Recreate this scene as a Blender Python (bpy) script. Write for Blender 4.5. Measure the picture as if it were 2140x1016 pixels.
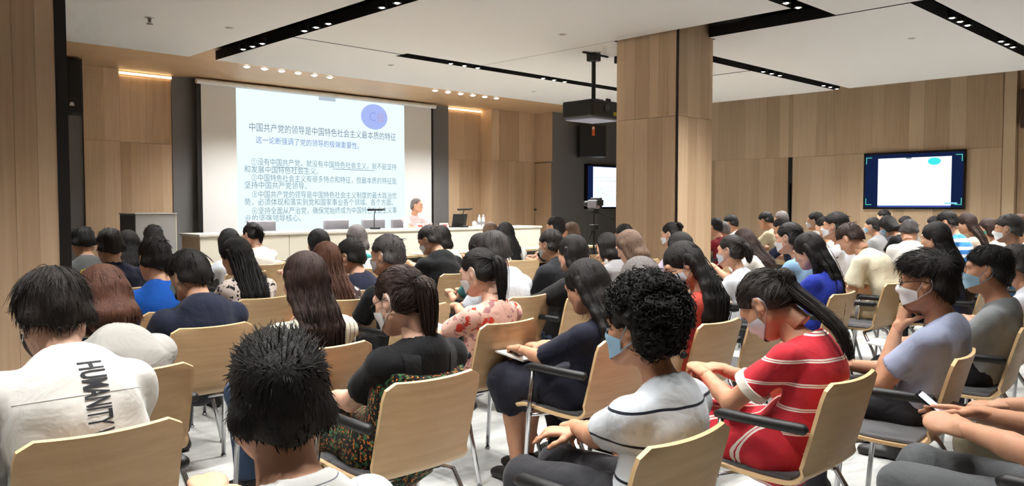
import bpy, bmesh, math, random
import numpy as np
from mathutils import Vector, Matrix
from mathutils.bvhtree import BVHTree

# ------------------------------------------------------------------ scene, camera, light
SC = bpy.context.scene
for o in list(bpy.data.objects):
    bpy.data.objects.remove(o)
COL = SC.collection
random.seed(7)
NPR = np.random.default_rng(11)

cam_d = bpy.data.cameras.new('camera')
cam = bpy.data.objects.new('camera', cam_d)
COL.objects.link(cam)
cam_d.sensor_width = 36.0
cam_d.lens = 1690 / 2140 * 36
cam_d.clip_start = 0.02
cam_d.clip_end = 60
cam.location = (0, 0, 1.42)
cam.rotation_euler = (math.radians(90 - 2.642), 0, math.radians(-44.28))
SC.camera = cam

SC.view_settings.view_transform = 'Standard'
SC.view_settings.look = 'None'
SC.view_settings.gamma = 1.0
SC.view_settings.use_curve_mapping = False
SC.view_settings.exposure = 0.5

wd = bpy.data.worlds.new('world')
SC.world = wd
wd.use_nodes = True
wd.node_tree.nodes['Background'].inputs[0].default_value = (1.0, 0.93, 0.85, 1)
wd.node_tree.nodes['Background'].inputs[1].default_value = 0.05

SC.cycles.max_bounces = 4
SC.cycles.diffuse_bounces = 3
SC.cycles.glossy_bounces = 2
SC.cycles.transmission_bounces = 3
SC.cycles.sample_clamp_indirect = 6
SC.cycles.use_adaptive_sampling = True
SC.cycles.adaptive_threshold = 0.14
SC.cycles.adaptive_min_samples = 10
SC.cycles.light_sampling_threshold = 0.03
SC.cycles.caustics_reflective = False
SC.cycles.caustics_refractive = False
SC.cycles.use_denoising = True

SPOT_W = 120.0      # one ceiling track spotlight
STAGE_W = 112.0     # one stage downlight

def spot_light(name, loc, power, angle=100, blend=0.7, color=(1, 0.985, 0.96), size=0.06, parent=None, target=None):
    l = bpy.data.lights.new(name, 'SPOT')
    l.energy = power
    l.spot_size = math.radians(angle)
    l.spot_blend = blend
    l.color = color
    l.shadow_soft_size = size
    o = bpy.data.objects.new(name, l)
    COL.objects.link(o)
    o.location = loc
    if target is not None:
        d = Vector(target) - Vector(loc)
        o.rotation_euler = d.to_track_quat('-Z', 'Y').to_euler()
    if parent is not None:
        o.parent = parent
    return o

# ------------------------------------------------------------------ helpers: objects
def tag(o, label=None, cat=None, group=None, kind=None):
    if label: o['label'] = label
    if cat: o['category'] = cat
    if group: o['group'] = group
    if kind: o['kind'] = kind
    return o

def link(name, mesh, mat=None, parent=None, smooth=False):
    o = bpy.data.objects.new(name, mesh)
    COL.objects.link(o)
    if mat is not None:
        mesh.materials.clear()
        mesh.materials.append(mat)
    if parent is not None:
        o.parent = parent
    if smooth:
        mesh.polygons.foreach_set('use_smooth', [True] * len(mesh.polygons))
    return o

def empty(name, loc=(0, 0, 0), rz=0.0):
    o = bpy.data.objects.new(name, None)
    COL.objects.link(o)
    o.empty_display_size = 0.1
    o.location = loc
    o.rotation_euler = (0, 0, rz)
    return o

class MB:
    """collects simple shapes into one mesh"""
    def __init__(s):
        s.v = []; s.f = []; s.mi = []
        s.cur = 0
    def add(s, v, f):
        n = len(s.v)
        s.v += [tuple(p) for p in v]
        s.f += [tuple(i + n for i in q) for q in f]
        s.mi += [s.cur] * len(f)
        return s
    def box(s, x0, x1, y0, y1, z0, z1, M=None):
        v = [(x0, y0, z0), (x1, y0, z0), (x1, y1, z0), (x0, y1, z0), (x0, y0, z1), (x1, y0, z1), (x1, y1, z1), (x0, y1, z1)]
        if M is not None: v = [tuple(M @ Vector(p)) for p in v]
        return s.add(v, [(0, 3, 2, 1), (4, 5, 6, 7), (0, 1, 5, 4), (1, 2, 6, 5), (2, 3, 7, 6), (3, 0, 4, 7)])
    def bbox(s, x0, x1, y0, y1, z0, z1, b=0.01, M=None):
        """box with chamfered edges"""
        bm = bmesh.new()
        bmesh.ops.create_cube(bm, size=1)
        for v in bm.verts:
            v.co = Vector(((x0 + x1) / 2 + v.co.x * (x1 - x0), (y0 + y1) / 2 + v.co.y * (y1 - y0), (z0 + z1) / 2 + v.co.z * (z1 - z0)))
        bmesh.ops.bevel(bm, geom=bm.edges[:], offset=b, segments=2, affect='EDGES', profile=0.5)
        bm.verts.index_update()
        vs = [tuple(M @ v.co) if M is not None else tuple(v.co) for v in bm.verts]
        fs = [[v.index for v in f.verts] for f in bm.faces]
        bm.free()
        return s.add(vs, fs)
    def tube(s, pts, r, n=8, cap=True):
        pts = [Vector(p) for p in pts]
        rr = r if isinstance(r, (list, tuple)) else [r] * len(pts)
        vs = []; fs = []
        up = None
        for i, p in enumerate(pts):
            a = pts[max(i - 1, 0)]; b = pts[min(i + 1, len(pts) - 1)]
            t = (b - a).normalized()
            if up is None:
                up = Vector((0, 0, 1)) if abs(t.z) < 0.9 else Vector((1, 0, 0))
            x = t.cross(up).normalized(); y = x.cross(t).normalized(); up = y
            for k in range(n):
                an = 2 * math.pi * k / n
                vs.append(p + x * (math.cos(an) * rr[i]) + y * (math.sin(an) * rr[i]))
        for i in range(len(pts) - 1):
            for k in range(n):
                fs.append((i * n + k, (i + 1) * n + k, (i + 1) * n + (k + 1) % n, i * n + (k + 1) % n))
        if cap:
            fs.append(tuple(range(n)))
            fs.append(tuple((len(pts) - 1) * n + k for k in reversed(range(n))))
        return s.add(vs, fs)
    def lathe(s, prof, c=(0, 0, 0), n=16, M=None):
        vs = []; fs = []
        for (r, z) in prof:
            for k in range(n):
                a = 2 * math.pi * k / n
                p = Vector((c[0] + r * math.cos(a), c[1] + r * math.sin(a), c[2] + z))
                vs.append(M @ p if M is not None else p)
        m = len(prof)
        for i in range(m - 1):
            for k in range(n):
                fs.append((i * n + k, i * n + (k + 1) % n, (i + 1) * n + (k + 1) % n, (i + 1) * n + k))
        fs.append(tuple(reversed(range(n))))
        fs.append(tuple((m - 1) * n + k for k in range(n)))
        return s.add(vs, fs)
    def prism(s, poly, z0, z1):
        n = len(poly)
        v = [(x, y, z0) for x, y in poly] + [(x, y, z1) for x, y in poly]
        f = [tuple(reversed(range(n))), tuple(range(n, 2 * n))]
        f += [(i, (i + 1) % n, n + (i + 1) % n, n + i) for i in range(n)]
        return s.add(v, f)
    def sphere(s, c, r, n=12, sc=(1, 1, 1)):
        m = n // 2
        vs = []; fs = []
        for i in range(m + 1):
            th = math.pi * i / m
            for k in range(n):
                a = 2 * math.pi * k / n
                vs.append((c[0] + r * sc[0] * math.sin(th) * math.cos(a), c[1] + r * sc[1] * math.sin(th) * math.sin(a), c[2] + r * sc[2] * math.cos(th)))
        for i in range(m):
            for k in range(n):
                fs.append((i * n + k, (i + 1) * n + k, (i + 1) * n + (k + 1) % n, i * n + (k + 1) % n))
        return s.add(vs, fs)
    def mesh(s, name):
        me = bpy.data.meshes.new(name)
        me.from_pydata(s.v, [], s.f)
        if any(s.mi): me.polygons.foreach_set('material_index', s.mi)
        me.update()
        return me
    def build(s, name, mat, parent=None, smooth=False):
        me = s.mesh(name)
        mats = mat if isinstance(mat, (list, tuple)) else [mat]
        for m in mats: me.materials.append(m)
        o = bpy.data.objects.new(name, me)
        COL.objects.link(o)
        if parent is not None: o.parent = parent
        if smooth:
            me.polygons.foreach_set('use_smooth', [True] * len(me.polygons))
            me.set_sharp_from_angle(angle=math.radians(50))
        return o

def copy_tree(o, parent=None):
    c = o.copy()
    COL.objects.link(c)
    if parent is not None: c.parent = parent
    for ch in o.children:
        copy_tree(ch, c)
    return c

# ------------------------------------------------------------------ helpers: materials
def lin(c):
    return tuple(((x / 255) / 12.92 if x / 255 <= 0.04045 else ((x / 255 + 0.055) / 1.055) ** 2.4) for x in c)

def new_mat(name):
    m = bpy.data.materials.new(name)
    m.use_nodes = True
    nt = m.node_tree
    return m, nt, nt.nodes['Principled BSDF']

def setin(b, key, val):
    if key in b.inputs: b.inputs[key].default_value = val

MATS = {}
def mat(name, rgb, rough=0.5, metal=0.0, spec=0.5, bump=0.0, bscale=200.0, emit=None, estr=0.0, alpha=None, var=0.0, vscale=6.0):
    if name in MATS: return MATS[name]
    m, nt, b = new_mat(name)
    c = lin(rgb) + (1,)
    b.inputs['Base Color'].default_value = c
    b.inputs['Roughness'].default_value = rough
    b.inputs['Metallic'].default_value = metal
    setin(b, 'Specular IOR Level', spec)
    if emit is not None:
        b.inputs['Emission Color'].default_value = lin(emit) + (1,)
        b.inputs['Emission Strength'].default_value = estr
    tc = None
    if var > 0 or bump > 0:
        tc = nt.nodes.new('ShaderNodeTexCoord')
    if var > 0:
        n = nt.nodes.new('ShaderNodeTexNoise'); n.inputs['Scale'].default_value = vscale; n.inputs['Detail'].default_value = 4
        nt.links.new(tc.outputs['Object'], n.inputs['Vector'])
        r = nt.nodes.new('ShaderNodeValToRGB')
        r.color_ramp.elements[0].position = 0.3; r.color_ramp.elements[1].position = 0.7
        r.color_ramp.elements[0].color = tuple(x * (1 - var) for x in c[:3]) + (1,)
        r.color_ramp.elements[1].color = tuple(min(1, x * (1 + var)) for x in c[:3]) + (1,)
        nt.links.new(n.outputs['Fac'], r.inputs['Fac'])
        nt.links.new(r.outputs['Color'], b.inputs['Base Color'])
    if bump > 0:
        n = nt.nodes.new('ShaderNodeTexNoise'); n.inputs['Scale'].default_value = bscale; n.inputs['Detail'].default_value = 3
        nt.links.new(tc.outputs['Object'], n.inputs['Vector'])
        bp = nt.nodes.new('ShaderNodeBump'); bp.inputs['Strength'].default_value = bump; bp.inputs['Distance'].default_value = 0.01
        nt.links.new(n.outputs['Fac'], bp.inputs['Height'])
        nt.links.new(bp.outputs['Normal'], b.inputs['Normal'])
    MATS[name] = m
    return m

def wood_mat(name, dark, light, axis='Z', rough=0.45, scale=1.0, rnd=0.5, coord='world'):
    """veneer: long grain streaks, a tint of its own for every plank object"""
    m, nt, b = new_mat(name)
    N = nt.nodes; L = nt.links
    if coord == 'world':
        g = N.new('ShaderNodeNewGeometry'); vec = g.outputs['Position']
    else:
        g = N.new('ShaderNodeTexCoord'); vec = g.outputs['Object']
    oi = N.new('ShaderNodeObjectInfo')
    mp = N.new('ShaderNodeMapping')
    s = {'Z': (38, 38, 1.1), 'X': (1.1, 38, 38), 'Y': (38, 1.1, 38)}[axis]
    mp.inputs['Scale'].default_value = tuple(x * scale for x in s)
    L.new(vec, mp.inputs['Vector'])
    ad = N.new('ShaderNodeVectorMath'); ad.operation = 'ADD'
    sc = N.new('ShaderNodeVectorMath'); sc.operation = 'SCALE'; sc.inputs[0].default_value = (17, 31, 23)
    L.new(oi.outputs['Random'], sc.inputs['Scale'])
    L.new(mp.outputs['Vector'], ad.inputs[0]); L.new(sc.outputs[0], ad.inputs[1])
    n1 = N.new('ShaderNodeTexNoise'); n1.inputs['Scale'].default_value = 1.0; n1.inputs['Detail'].default_value = 5; n1.inputs['Roughness'].default_value = 0.6
    L.new(ad.outputs[0], n1.inputs['Vector'])
    mix = N.new('ShaderNodeMath'); mix.operation = 'MULTIPLY_ADD'
    mix.inputs[1].default_value = 1.0 - rnd * 0.5
    L.new(n1.outputs['Fac'], mix.inputs[0])
    mm = N.new('ShaderNodeMath'); mm.operation = 'MULTIPLY_ADD'; mm.inputs[1].default_value = rnd; mm.inputs[2].default_value = -rnd * 0.25
    L.new(oi.outputs['Random'], mm.inputs[0])
    L.new(mm.outputs[0], mix.inputs[2])
    r = N.new('ShaderNodeValToRGB')
    r.color_ramp.elements[0].position = 0.12; r.color_ramp.elements[1].position = 0.88
    r.color_ramp.elements[0].color = lin(dark) + (1,); r.color_ramp.elements[1].color = lin(light) + (1,)
    L.new(mix.outputs[0], r.inputs['Fac'])
    L.new(r.outputs['Color'], b.inputs['Base Color'])
    b.inputs['Roughness'].default_value = rough
    setin(b, 'Specular IOR Level', 0.35)
    bp = N.new('ShaderNodeBump'); bp.inputs['Strength'].default_value = 0.05; bp.inputs['Distance'].default_value = 0.004
    L.new(n1.outputs['Fac'], bp.inputs['Height']); L.new(bp.outputs['Normal'], b.inputs['Normal'])
    MATS[name] = m
    return m

def emit_mat(name, rgb, strength):
    if name in MATS: return MATS[name]
    m = bpy.data.materials.new(name); m.use_nodes = True
    nt = m.node_tree; nt.nodes.clear()
    e = nt.nodes.new('ShaderNodeEmission'); o = nt.nodes.new('ShaderNodeOutputMaterial')
    e.inputs[0].default_value = lin(rgb) + (1,); e.inputs[1].default_value = strength
    nt.links.new(e.outputs[0], o.inputs[0])
    MATS[name] = m
    return m

def cloth(name, rgb, pattern=None, c2=(0, 0, 0), c3=None, scale=10.0, width=0.5, axis='Z', rough=0.85, fold=0.35):
    """woven cloth with soft folds; pattern is the printed or woven colour"""
    if name in MATS: return MATS[name]
    m, nt, b = new_mat(name)
    N = nt.nodes; L = nt.links
    tc = N.new('ShaderNodeTexCoord')
    base = lin(rgb) + (1,)
    b.inputs['Base Color'].default_value = base
    b.inputs['Roughness'].default_value = rough
    setin(b, 'Specular IOR Level', 0.2)
    setin(b, 'Sheen Weight', 0.08)
    def mixc(fac, a, bcol):
        x = N.new('ShaderNodeMix'); x.data_type = 'RGBA'
        L.new(fac, x.inputs['Factor'])
        if isinstance(a, tuple): x.inputs['A'].default_value = a
        else: L.new(a, x.inputs['A'])
        x.inputs['B'].default_value = bcol
        return x.outputs['Result']
    def math_n(op, a, v=None, v2=None):
        x = N.new('ShaderNodeMath'); x.operation = op
        L.new(a, x.inputs[0])
        if v is not None: x.inputs[1].default_value = v
        if v2 is not None: x.inputs[2].default_value = v2
        return x.outputs[0]
    out = None
    if pattern in ('stripe', 'double'):
        sx = N.new('ShaderNodeSeparateXYZ'); L.new(tc.outputs['Object'], sx.inputs[0])
        ns = N.new('ShaderNodeTexNoise'); ns.inputs['Scale'].default_value = 5; L.new(tc.outputs['Object'], ns.inputs['Vector'])
        wob = math_n('MULTIPLY_ADD', ns.outputs['Fac'], 0.02, -0.01)
        if axis == 'D':
            d = N.new('ShaderNodeVectorMath'); d.operation = 'DOT_PRODUCT'; d.inputs[1].default_value = (0.75, 0.45, 0.2)
            L.new(tc.outputs['Object'], d.inputs[0]); src = d.outputs['Value']
        else:
            src = sx.outputs[axis]
        ad = N.new('ShaderNodeMath'); ad.operation = 'ADD'; L.new(src, ad.inputs[0]); L.new(wob, ad.inputs[1])
        ph = math_n('FRACT', math_n('MULTIPLY', ad.outputs[0], scale))
        if pattern == 'stripe':
            fac = math_n('LESS_THAN', ph, width)
        else:
            a1 = math_n('LESS_THAN', ph, width)
            dd = math_n('SUBTRACT', ph, width * 0.5)
            ab = math_n('ABSOLUTE', dd)
            hole = math_n('GREATER_THAN', ab, width * 0.09)
            mu = N.new('ShaderNodeMath'); mu.operation = 'MULTIPLY'; L.new(a1, mu.inputs[0]); L.new(hole, mu.inputs[1])
            fac = mu.outputs[0]
        out = mixc(fac, base, lin(c2) + (1,))
    elif pattern == 'floral':
        n1 = N.new('ShaderNodeTexNoise'); n1.inputs['Scale'].default_value = scale; n1.inputs['Detail'].default_value = 3
        L.new(tc.outputs['Object'], n1.inputs['Vector'])
        f1 = math_n('GREATER_THAN', n1.outputs['Fac'], 0.5 + (1 - width) * 0.25)
        out = mixc(f1, base, lin(c2) + (1,))
        if c3:
            n2 = N.new('ShaderNodeTexNoise'); n2.inputs['Scale'].default_value = scale * 1.7; n2.inputs['Detail'].default_value = 2
            mp = N.new('ShaderNodeMapping'); mp.inputs['Location'].default_value = (3, 7, 1)
            L.new(tc.outputs['Object'], mp.inputs['Vector']); L.new(mp.outputs[0], n2.inputs['Vector'])
            f2 = math_n('GREATER_THAN', n2.outputs['Fac'], 0.6)
            out = mixc(f2, out, lin(c3) + (1,))
    elif pattern == 'spots':
        v = N.new('ShaderNodeTexVoronoi'); v.inputs['Scale'].default_value = scale
        n1 = N.new('ShaderNodeTexNoise'); n1.inputs['Scale'].default_value = scale * 0.8
        L.new(tc.outputs['Object'], n1.inputs['Vector'])
        vm = N.new('ShaderNodeVectorMath'); vm.operation = 'SCALE'; vm.inputs['Scale'].default_value = 0.1
        L.new(n1.outputs['Color'], vm.inputs[0])
        va = N.new('ShaderNodeVectorMath'); va.operation = 'ADD'
        L.new(tc.outputs['Object'], va.inputs[0]); L.new(vm.outputs[0], va.inputs[1])
        L.new(va.outputs[0], v.inputs['Vector'])
        f1 = math_n('LESS_THAN', v.outputs['Distance'], width)
        out = mixc(f1, base, lin(c2) + (1,))
    if out is not None:
        L.new(out, b.inputs['Base Color'])
    n = N.new('ShaderNodeTexNoise'); n.inputs['Scale'].default_value = 9; n.inputs['Detail'].default_value = 3; n.inputs['Distortion'].default_value = 0.8
    L.new(tc.outputs['Object'], n.inputs['Vector'])
    bp = N.new('ShaderNodeBump'); bp.inputs['Strength'].default_value = fold; bp.inputs['Distance'].default_value = 0.03
    L.new(n.outputs['Fac'], bp.inputs['Height']); L.new(bp.outputs['Normal'], b.inputs['Normal'])
    MATS[name] = m
    return m

def hair_mat(name, rgb, rough=0.56):
    if name in MATS: return MATS[name]
    m, nt, b = new_mat(name)
    N = nt.nodes; L = nt.links
    tc = N.new('ShaderNodeTexCoord')
    n = N.new('ShaderNodeTexNoise'); n.inputs['Scale'].default_value = 1.0; n.inputs['Detail'].default_value = 4; n.inputs['Roughness'].default_value = .65
    mp = N.new('ShaderNodeMapping'); mp.inputs['Scale'].default_value = (150, 150, 16)
    L.new(tc.outputs['Object'], mp.inputs['Vector']); L.new(mp.outputs[0], n.inputs['Vector'])
    r = N.new('ShaderNodeValToRGB')
    c = lin(rgb)
    r.color_ramp.elements[0].position = 0.3; r.color_ramp.elements[1].position = 0.75
    r.color_ramp.elements[0].color = tuple(x * 0.6 for x in c) + (1,)
    r.color_ramp.elements[1].color = tuple(min(1, x * 1.5) for x in c) + (1,)
    L.new(n.outputs['Fac'], r.inputs['Fac']); L.new(r.outputs['Color'], b.inputs['Base Color'])
    b.inputs['Roughness'].default_value = rough
    setin(b, 'Specular IOR Level', 0.3)
    bp = N.new('ShaderNodeBump'); bp.inputs['Strength'].default_value = 0.9; bp.inputs['Distance'].default_value = 0.006
    L.new(n.outputs['Fac'], bp.inputs['Height']); L.new(bp.outputs['Normal'], b.inputs['Normal'])
    MATS[name] = m
    return m

# ------------------------------------------------------------------ materials of the room
wood_wall = wood_mat('oak_veneer', (186, 156, 124), (224, 196, 163), 'Z', rnd=0.62)
wood_ceil = mat('stage_ceiling_laminate', (206, 170, 130), 0.5, var=0.05, vscale=2)
white_paint = mat('white_ceiling_paint', (214, 213, 211), 0.8)
black_paint = mat('black_plenum_paint', (16, 15, 16), 0.8)
black_trim = mat('black_trim_metal', (14, 13, 13), 0.5)
grey_wall = mat('grey_wall_fabric', (116, 115, 114), 0.9, bump=0.1, bscale=300)
dark_backing = mat('dark_joint', (120, 94, 70), 0.9)
black_plastic = mat('black_plastic', (18, 18, 19), 0.45)
chrome = mat('chrome_tube', (200, 200, 203), 0.18, metal=1.0)

def floor_material():
    m, nt, b = new_mat('grey_carpet_tiles')
    N = nt.nodes; L = nt.links
    g = N.new('ShaderNodeNewGeometry')
    mp = N.new('ShaderNodeMapping'); mp.inputs['Scale'].default_value = (0.9, 2.2, 1)
    L.new(g.outputs['Position'], mp.inputs['Vector'])
    n1 = N.new('ShaderNodeTexNoise'); n1.inputs['Scale'].default_value = 1.6; n1.inputs['Detail'].default_value = 6; n1.inputs['Roughness'].default_value = 0.65
    L.new(mp.outputs[0], n1.inputs['Vector'])
    n2 = N.new('ShaderNodeTexNoise'); n2.inputs['Scale'].default_value = 160; n2.inputs['Detail'].default_value = 2
    L.new(g.outputs['Position'], n2.inputs['Vector'])
    a = N.new('ShaderNodeMath'); a.operation = 'MULTIPLY_ADD'; a.inputs[1].default_value = 0.25; L.new(n2.outputs['Fac'], a.inputs[0]); L.new(n1.outputs['Fac'], a.inputs[2])
    r = N.new('ShaderNodeValToRGB')
    r.color_ramp.elements[0].position = 0.45; r.color_ramp.elements[1].position = 0.78
    r.color_ramp.elements[0].color = lin((150, 152, 150)) + (1,); r.color_ramp.elements[1].color = lin((214, 215, 211)) + (1,)
    L.new(a.outputs[0], r.inputs['Fac']); L.new(r.outputs['Color'], b.inputs['Base Color'])
    b.inputs['Roughness'].default_value = 0.62
    setin(b, 'Specular IOR Level', 0.3)
    bp = N.new('ShaderNodeBump'); bp.inputs['Strength'].default_value = 0.2; bp.inputs['Distance'].default_value = 0.003
    L.new(n2.outputs['Fac'], bp.inputs['Height']); L.new(bp.outputs['Normal'], b.inputs['Normal'])
    return m
floor_mat = floor_material()

PLANK = MB().box(-.5, .5, -.5, .5, -.5, .5).mesh('plank')
PLANK.materials.append(wood_wall)

def planks(parent, axis, a0, a1, face, z0, z1, seed, wmin=0.17, wmax=0.34, th=0.02, skip=()):
    """vertical veneer boards, each its own object, along axis from a0 to a1; face = coordinate of the board centre plane"""
    rd = random.Random(seed)
    a = a0
    while a < a1 - 0.01:
        w = rd.uniform(wmin, wmax)
        if a1 - (a + w) < wmin * 0.6: w = a1 - a
        w = min(w, a1 - a)
        c = a + w / 2
        hide = any(s0 < c < s1 and z0 >= sz0 - 0.01 and z1 <= sz1 + 0.01 for (s0, s1, sz0, sz1) in skip)
        if not hide:
            o = bpy.data.objects.new('plank', PLANK)
            COL.objects.link(o)
            o.parent = parent
            t = th + rd.uniform(-0.002, 0.002)
            if axis == 'X':
                o.location = (c, face, (z0 + z1) / 2); o.scale = (w - 0.0012, t, z1 - z0 - 0.004)
            else:
                o.location = (face, c, (z0 + z1) / 2); o.scale = (t, w - 0.0012, z1 - z0 - 0.004)
        a += w

SEAM = 2.46
YF = 13.95      # front wall
CZ = 3.47       # underside of the hanging ceiling panels
SZ = 3.62       # stage ceiling
TOP = 4.0       # plenum

# ------------------------------------------------------------------ floor, outer walls, plenum
tag(MB().box(-3.1, 17.4, -4.1, 14.2, -0.12, 0).build('floor', floor_mat), kind='structure')
tag(MB().box(-3.1, 17.4, -4.1, 14.2, TOP, TOP + 0.1).build('ceiling', black_paint), kind='structure')
ceil_o = bpy.data.objects['ceiling']
tag(MB().box(-3.1, 17.4, -4.2, -4.0, 0, TOP).build('wall_back', mat('oak_plain', (190, 155, 118), 0.5)), kind='structure')
tag(MB().box(-3.2, -3.0, -4.1, 14.2, 0, TOP).build('wall_left', MATS['oak_plain']), kind='structure')

# front wall: backing in steps, grey field behind the screen, oak on both sides
wf = tag(MB().box(-3.0, 11.61, YF + .02, YF + .2, 0, TOP).box(11.61, 12.63, YF + .02, YF + .2, 0, TOP)
         .box(12.61, 14.03, 13.60, 13.75, 0, TOP).box(12.61, 12.70, 13.60, YF + .05, 0, TOP)
         .build('wall_front', dark_backing), kind='structure')
MB().box(-3.0, 4.10, YF - .08, YF + .02, 0, TOP).build('grey_panel', grey_wall, wf)
MB().box(5.515, 11.61, YF - .02, YF + .02, 0, TOP).build('grey_panel', grey_wall, wf)
for z0, z1, sd in ((0, SEAM, 1), (SEAM, SZ - .0, 2)):
    planks(wf, 'X', 4.10, 4.64, YF - .10, z0, z1, sd, .1, .2)
    planks(wf, 'X', 4.64, 5.515, YF + .01, z0, z1 if z1 == SEAM else z1 - .07, sd + 10, .12, .3)
    planks(wf, 'X', 11.61, 12.59, YF + .01, z0, z1 if z1 == SEAM else z1 - .07, sd + 20, .3, .5)
    planks(wf, 'X', 12.60, 14.0, 13.58, z0, z1, sd + 30, .2, .5)
    planks(wf, 'Y', 13.59, YF, 12.60, z0, z1, sd + 40, .3, .4)
MB().box(4.095, 4.645, YF - .10, YF + .02, 0, SZ).build('panel_core', dark_backing, wf)
# door set into the short return, grey wall beyond it
wr2 = tag(MB().box(14.02, 14.12, 13.0, 13.75, 0, TOP).build('wall_front_return', dark_backing), kind='structure')
planks(wr2, 'Y', 13.0, 13.57, 14.01, SEAM, SZ, 60, .6, .7)
door1 = tag(MB().box(13.995, 14.02, 13.03, 13.56, .02, SEAM - .03).build('door_1', wood_wall), kind='structure')
MB().tube([(13.99, 13.50, 1.33), (13.94, 13.50, 1.33)], .012, 8).lathe([(.0, 0), (.022, .004), (.026, .012), (.02, .03), (0, .034)], M=Matrix.Translation((13.95, 13.50, 1.33)) @ Matrix.Rotation(math.radians(-90), 4, 'Y'), n=10).build('door_knob', black_trim, door1, True)
tag(MB().box(14.0, 17.4, 12.99, 13.2, 0, TOP).build('wall_front_grey', grey_wall), kind='structure')

# right wall
wr = tag(MB().box(16.52, 16.9, -4.0, 10.3, 0, TOP).box(17.2, 17.4, 10.3, 13.0, 0, TOP).box(16.52, 17.3, 10.25, 10.35, 0, TOP)
         .box(16.40, 16.53, 4.27, 7.28, 0, TOP).build('wall_right', dark_backing), kind='structure')
door_slot = (8.24, 8.42, 0, SEAM)
for z0, z1, sd in ((0, SEAM, 5), (SEAM, TOP, 6)):
    planks(wr, 'Y', -4.0, 4.05, 16.51, z0, z1, sd + 100, .3, .5)
    planks(wr, 'Y', 4.27, 7.28, 16.39, z0, z1, sd + 110, .16, .34)
    planks(wr, 'Y', 7.28, 8.28, 16.51, z0, z1, sd + 120, .16, .32)
    if z0 > 1: planks(wr, 'Y', 8.28, 8.38, 16.51, z0, z1, sd + 130, .1, .2)
    planks(wr, 'Y', 8.38, 10.3, 16.51, z0, z1, sd + 140, .18, .36)
    planks(wr, 'X', 16.40, 16.50, 4.26, z0, z1, sd + 150, .2, .3)
# pale reveal by the recess at the far right
MB().box(16.36, 16.52, 4.06, 4.25, 0, TOP).build('reveal', mat('pale_oak', (214, 186, 152), 0.5), wr)
d2 = tag(MB().box(16.50, 16.515, 8.285, 8.375, 0.0, SEAM).build('door_2', mat('black_glass', (8, 9, 9), 0.12)), kind='structure')
MB().tube([(16.47, 8.33, 1.0), (16.47, 8.33, 1.9)], .014, 8).box(16.47, 16.51, 8.322, 8.338, 1.05, 1.07).box(16.47, 16.51, 8.322, 8.338, 1.83, 1.85).build('pull_handle', mat('dark_bronze', (40, 46, 40), .3, metal=.8), d2)

# skirting
tag(MB().box(16.372, 16.378, 4.27, 7.28, 0, .08).build('baseboard_right', black_trim), kind='structure')

# ------------------------------------------------------------------ stage ceiling and hanging panels
sc = MB().box(-3.0, 17.2, 10.95, YF, SZ, SZ + .02).box(-3.0, 17.2, 10.95, 10.97, SZ, TOP).build('stage_soffit', wood_ceil, ceil_o)
def panel(poly):
    m = MB().prism(poly, CZ, CZ + .13)
    m.mi = [0, 1] + [1] * len(poly)
    m.build('ceiling_panel', [white_paint, black_paint], ceil_o)
def rect(x0, x1, y0, y1): return [(x0, y0), (x1, y0), (x1, y1), (x0, y1)]
panel([(-2.9, 4.07), (4.66, 4.07), (4.66, 11.15), (-2.9, 11.15), (-2.9, 7.40), (2.9, 7.40), (2.9, 7.20), (-2.9, 7.20)])  # left notch cut out of view for the added front-row spotlights
panel(rect(-2.9, 4.66, 2.70, 3.87))
panel(rect(-2.9, 4.66, 1.30, 2.50))
panel(rect(-2.9, 4.66, -3.9, 1.10))
panel([(5.04, 8.99), (6.67, 8.99), (6.67, 9.13), (14.15, 9.13), (14.15, 11.15), (5.04, 11.15)])
panel([(5.04, 4.07), (8.02, 4.07), (8.02, 8.86), (6.67, 8.86), (6.67, 8.96), (5.04, 8.96)])
panel(rect(5.04, 8.64, 2.70, 3.87))
panel(rect(5.04, 8.64, 1.30, 2.50))
panel(rect(5.04, 8.64, -3.9, 1.10))
panel([(8.03, 6.42), (8.84, 6.42), (8.84, 6.35), (11.22, 6.35), (11.22, 8.86), (8.03, 8.86)])
panel(rect(11.26, 14.2, 6.35, 8.86))
panel([(8.68, 3.12), (14.15, 3.12), (14.15, 6.08), (8.84, 6.08), (8.84, 5.46), (8.68, 5.46)])
panel(rect(8.68, 14.15, .42, 2.91))
panel(rect(8.68, 14.15, -3.9, .20))

# small sprinkler heads and detectors in the panels
def sprinkler(x, y, z, lab, big=False):
    e = empty('sprinkler', (x, y, z))
    tag(e, lab, 'sprinkler')
    MB().lathe([(.0, -.004), (.05, -.004), (.052, 0), (.0, 0)], n=14).build('rosette', mat('pale_grey_metal', (188, 186, 182), .4), e)
    if big:
        MB().lathe([(.016, -.05), (.02, -.01), (.02, 0)], n=10).lathe([(.0, -.075), (.035, -.072), (.035, -.066), (.0, -.062)], n=12).build('head', mat('sprinkler_metal', (120, 116, 110), .35, metal=.7), e)
    else:
        MB().lathe([(.0, -.014), (.028, -.012), (.03, -.004)], n=12).build('head', MATS['pale_grey_metal'], e)
sprinkler(3.40, 9.15, CZ, 'white sprinkler head hanging from the left ceiling panel', True)
sprinkler(4.25, 9.02, CZ, 'flat round detector on the left ceiling panel by the black slot')
sprinkler(7.26, 6.58, CZ, 'flat round detector on the middle ceiling panel left of the pillar')
sprinkler(7.04, 9.75, CZ, 'flat round detector on the panel before the stage lights')
sprinkler(10.5, 10.2, CZ, 'tiny round detector on the ceiling panel left of the projector pole')
sprinkler(10.5, 3.75, CZ, 'flat round detector on the large right ceiling panel')
sprinkler(10.6, 7.2, CZ, 'tiny round detector on the ceiling panel just right of the pillar')

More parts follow.
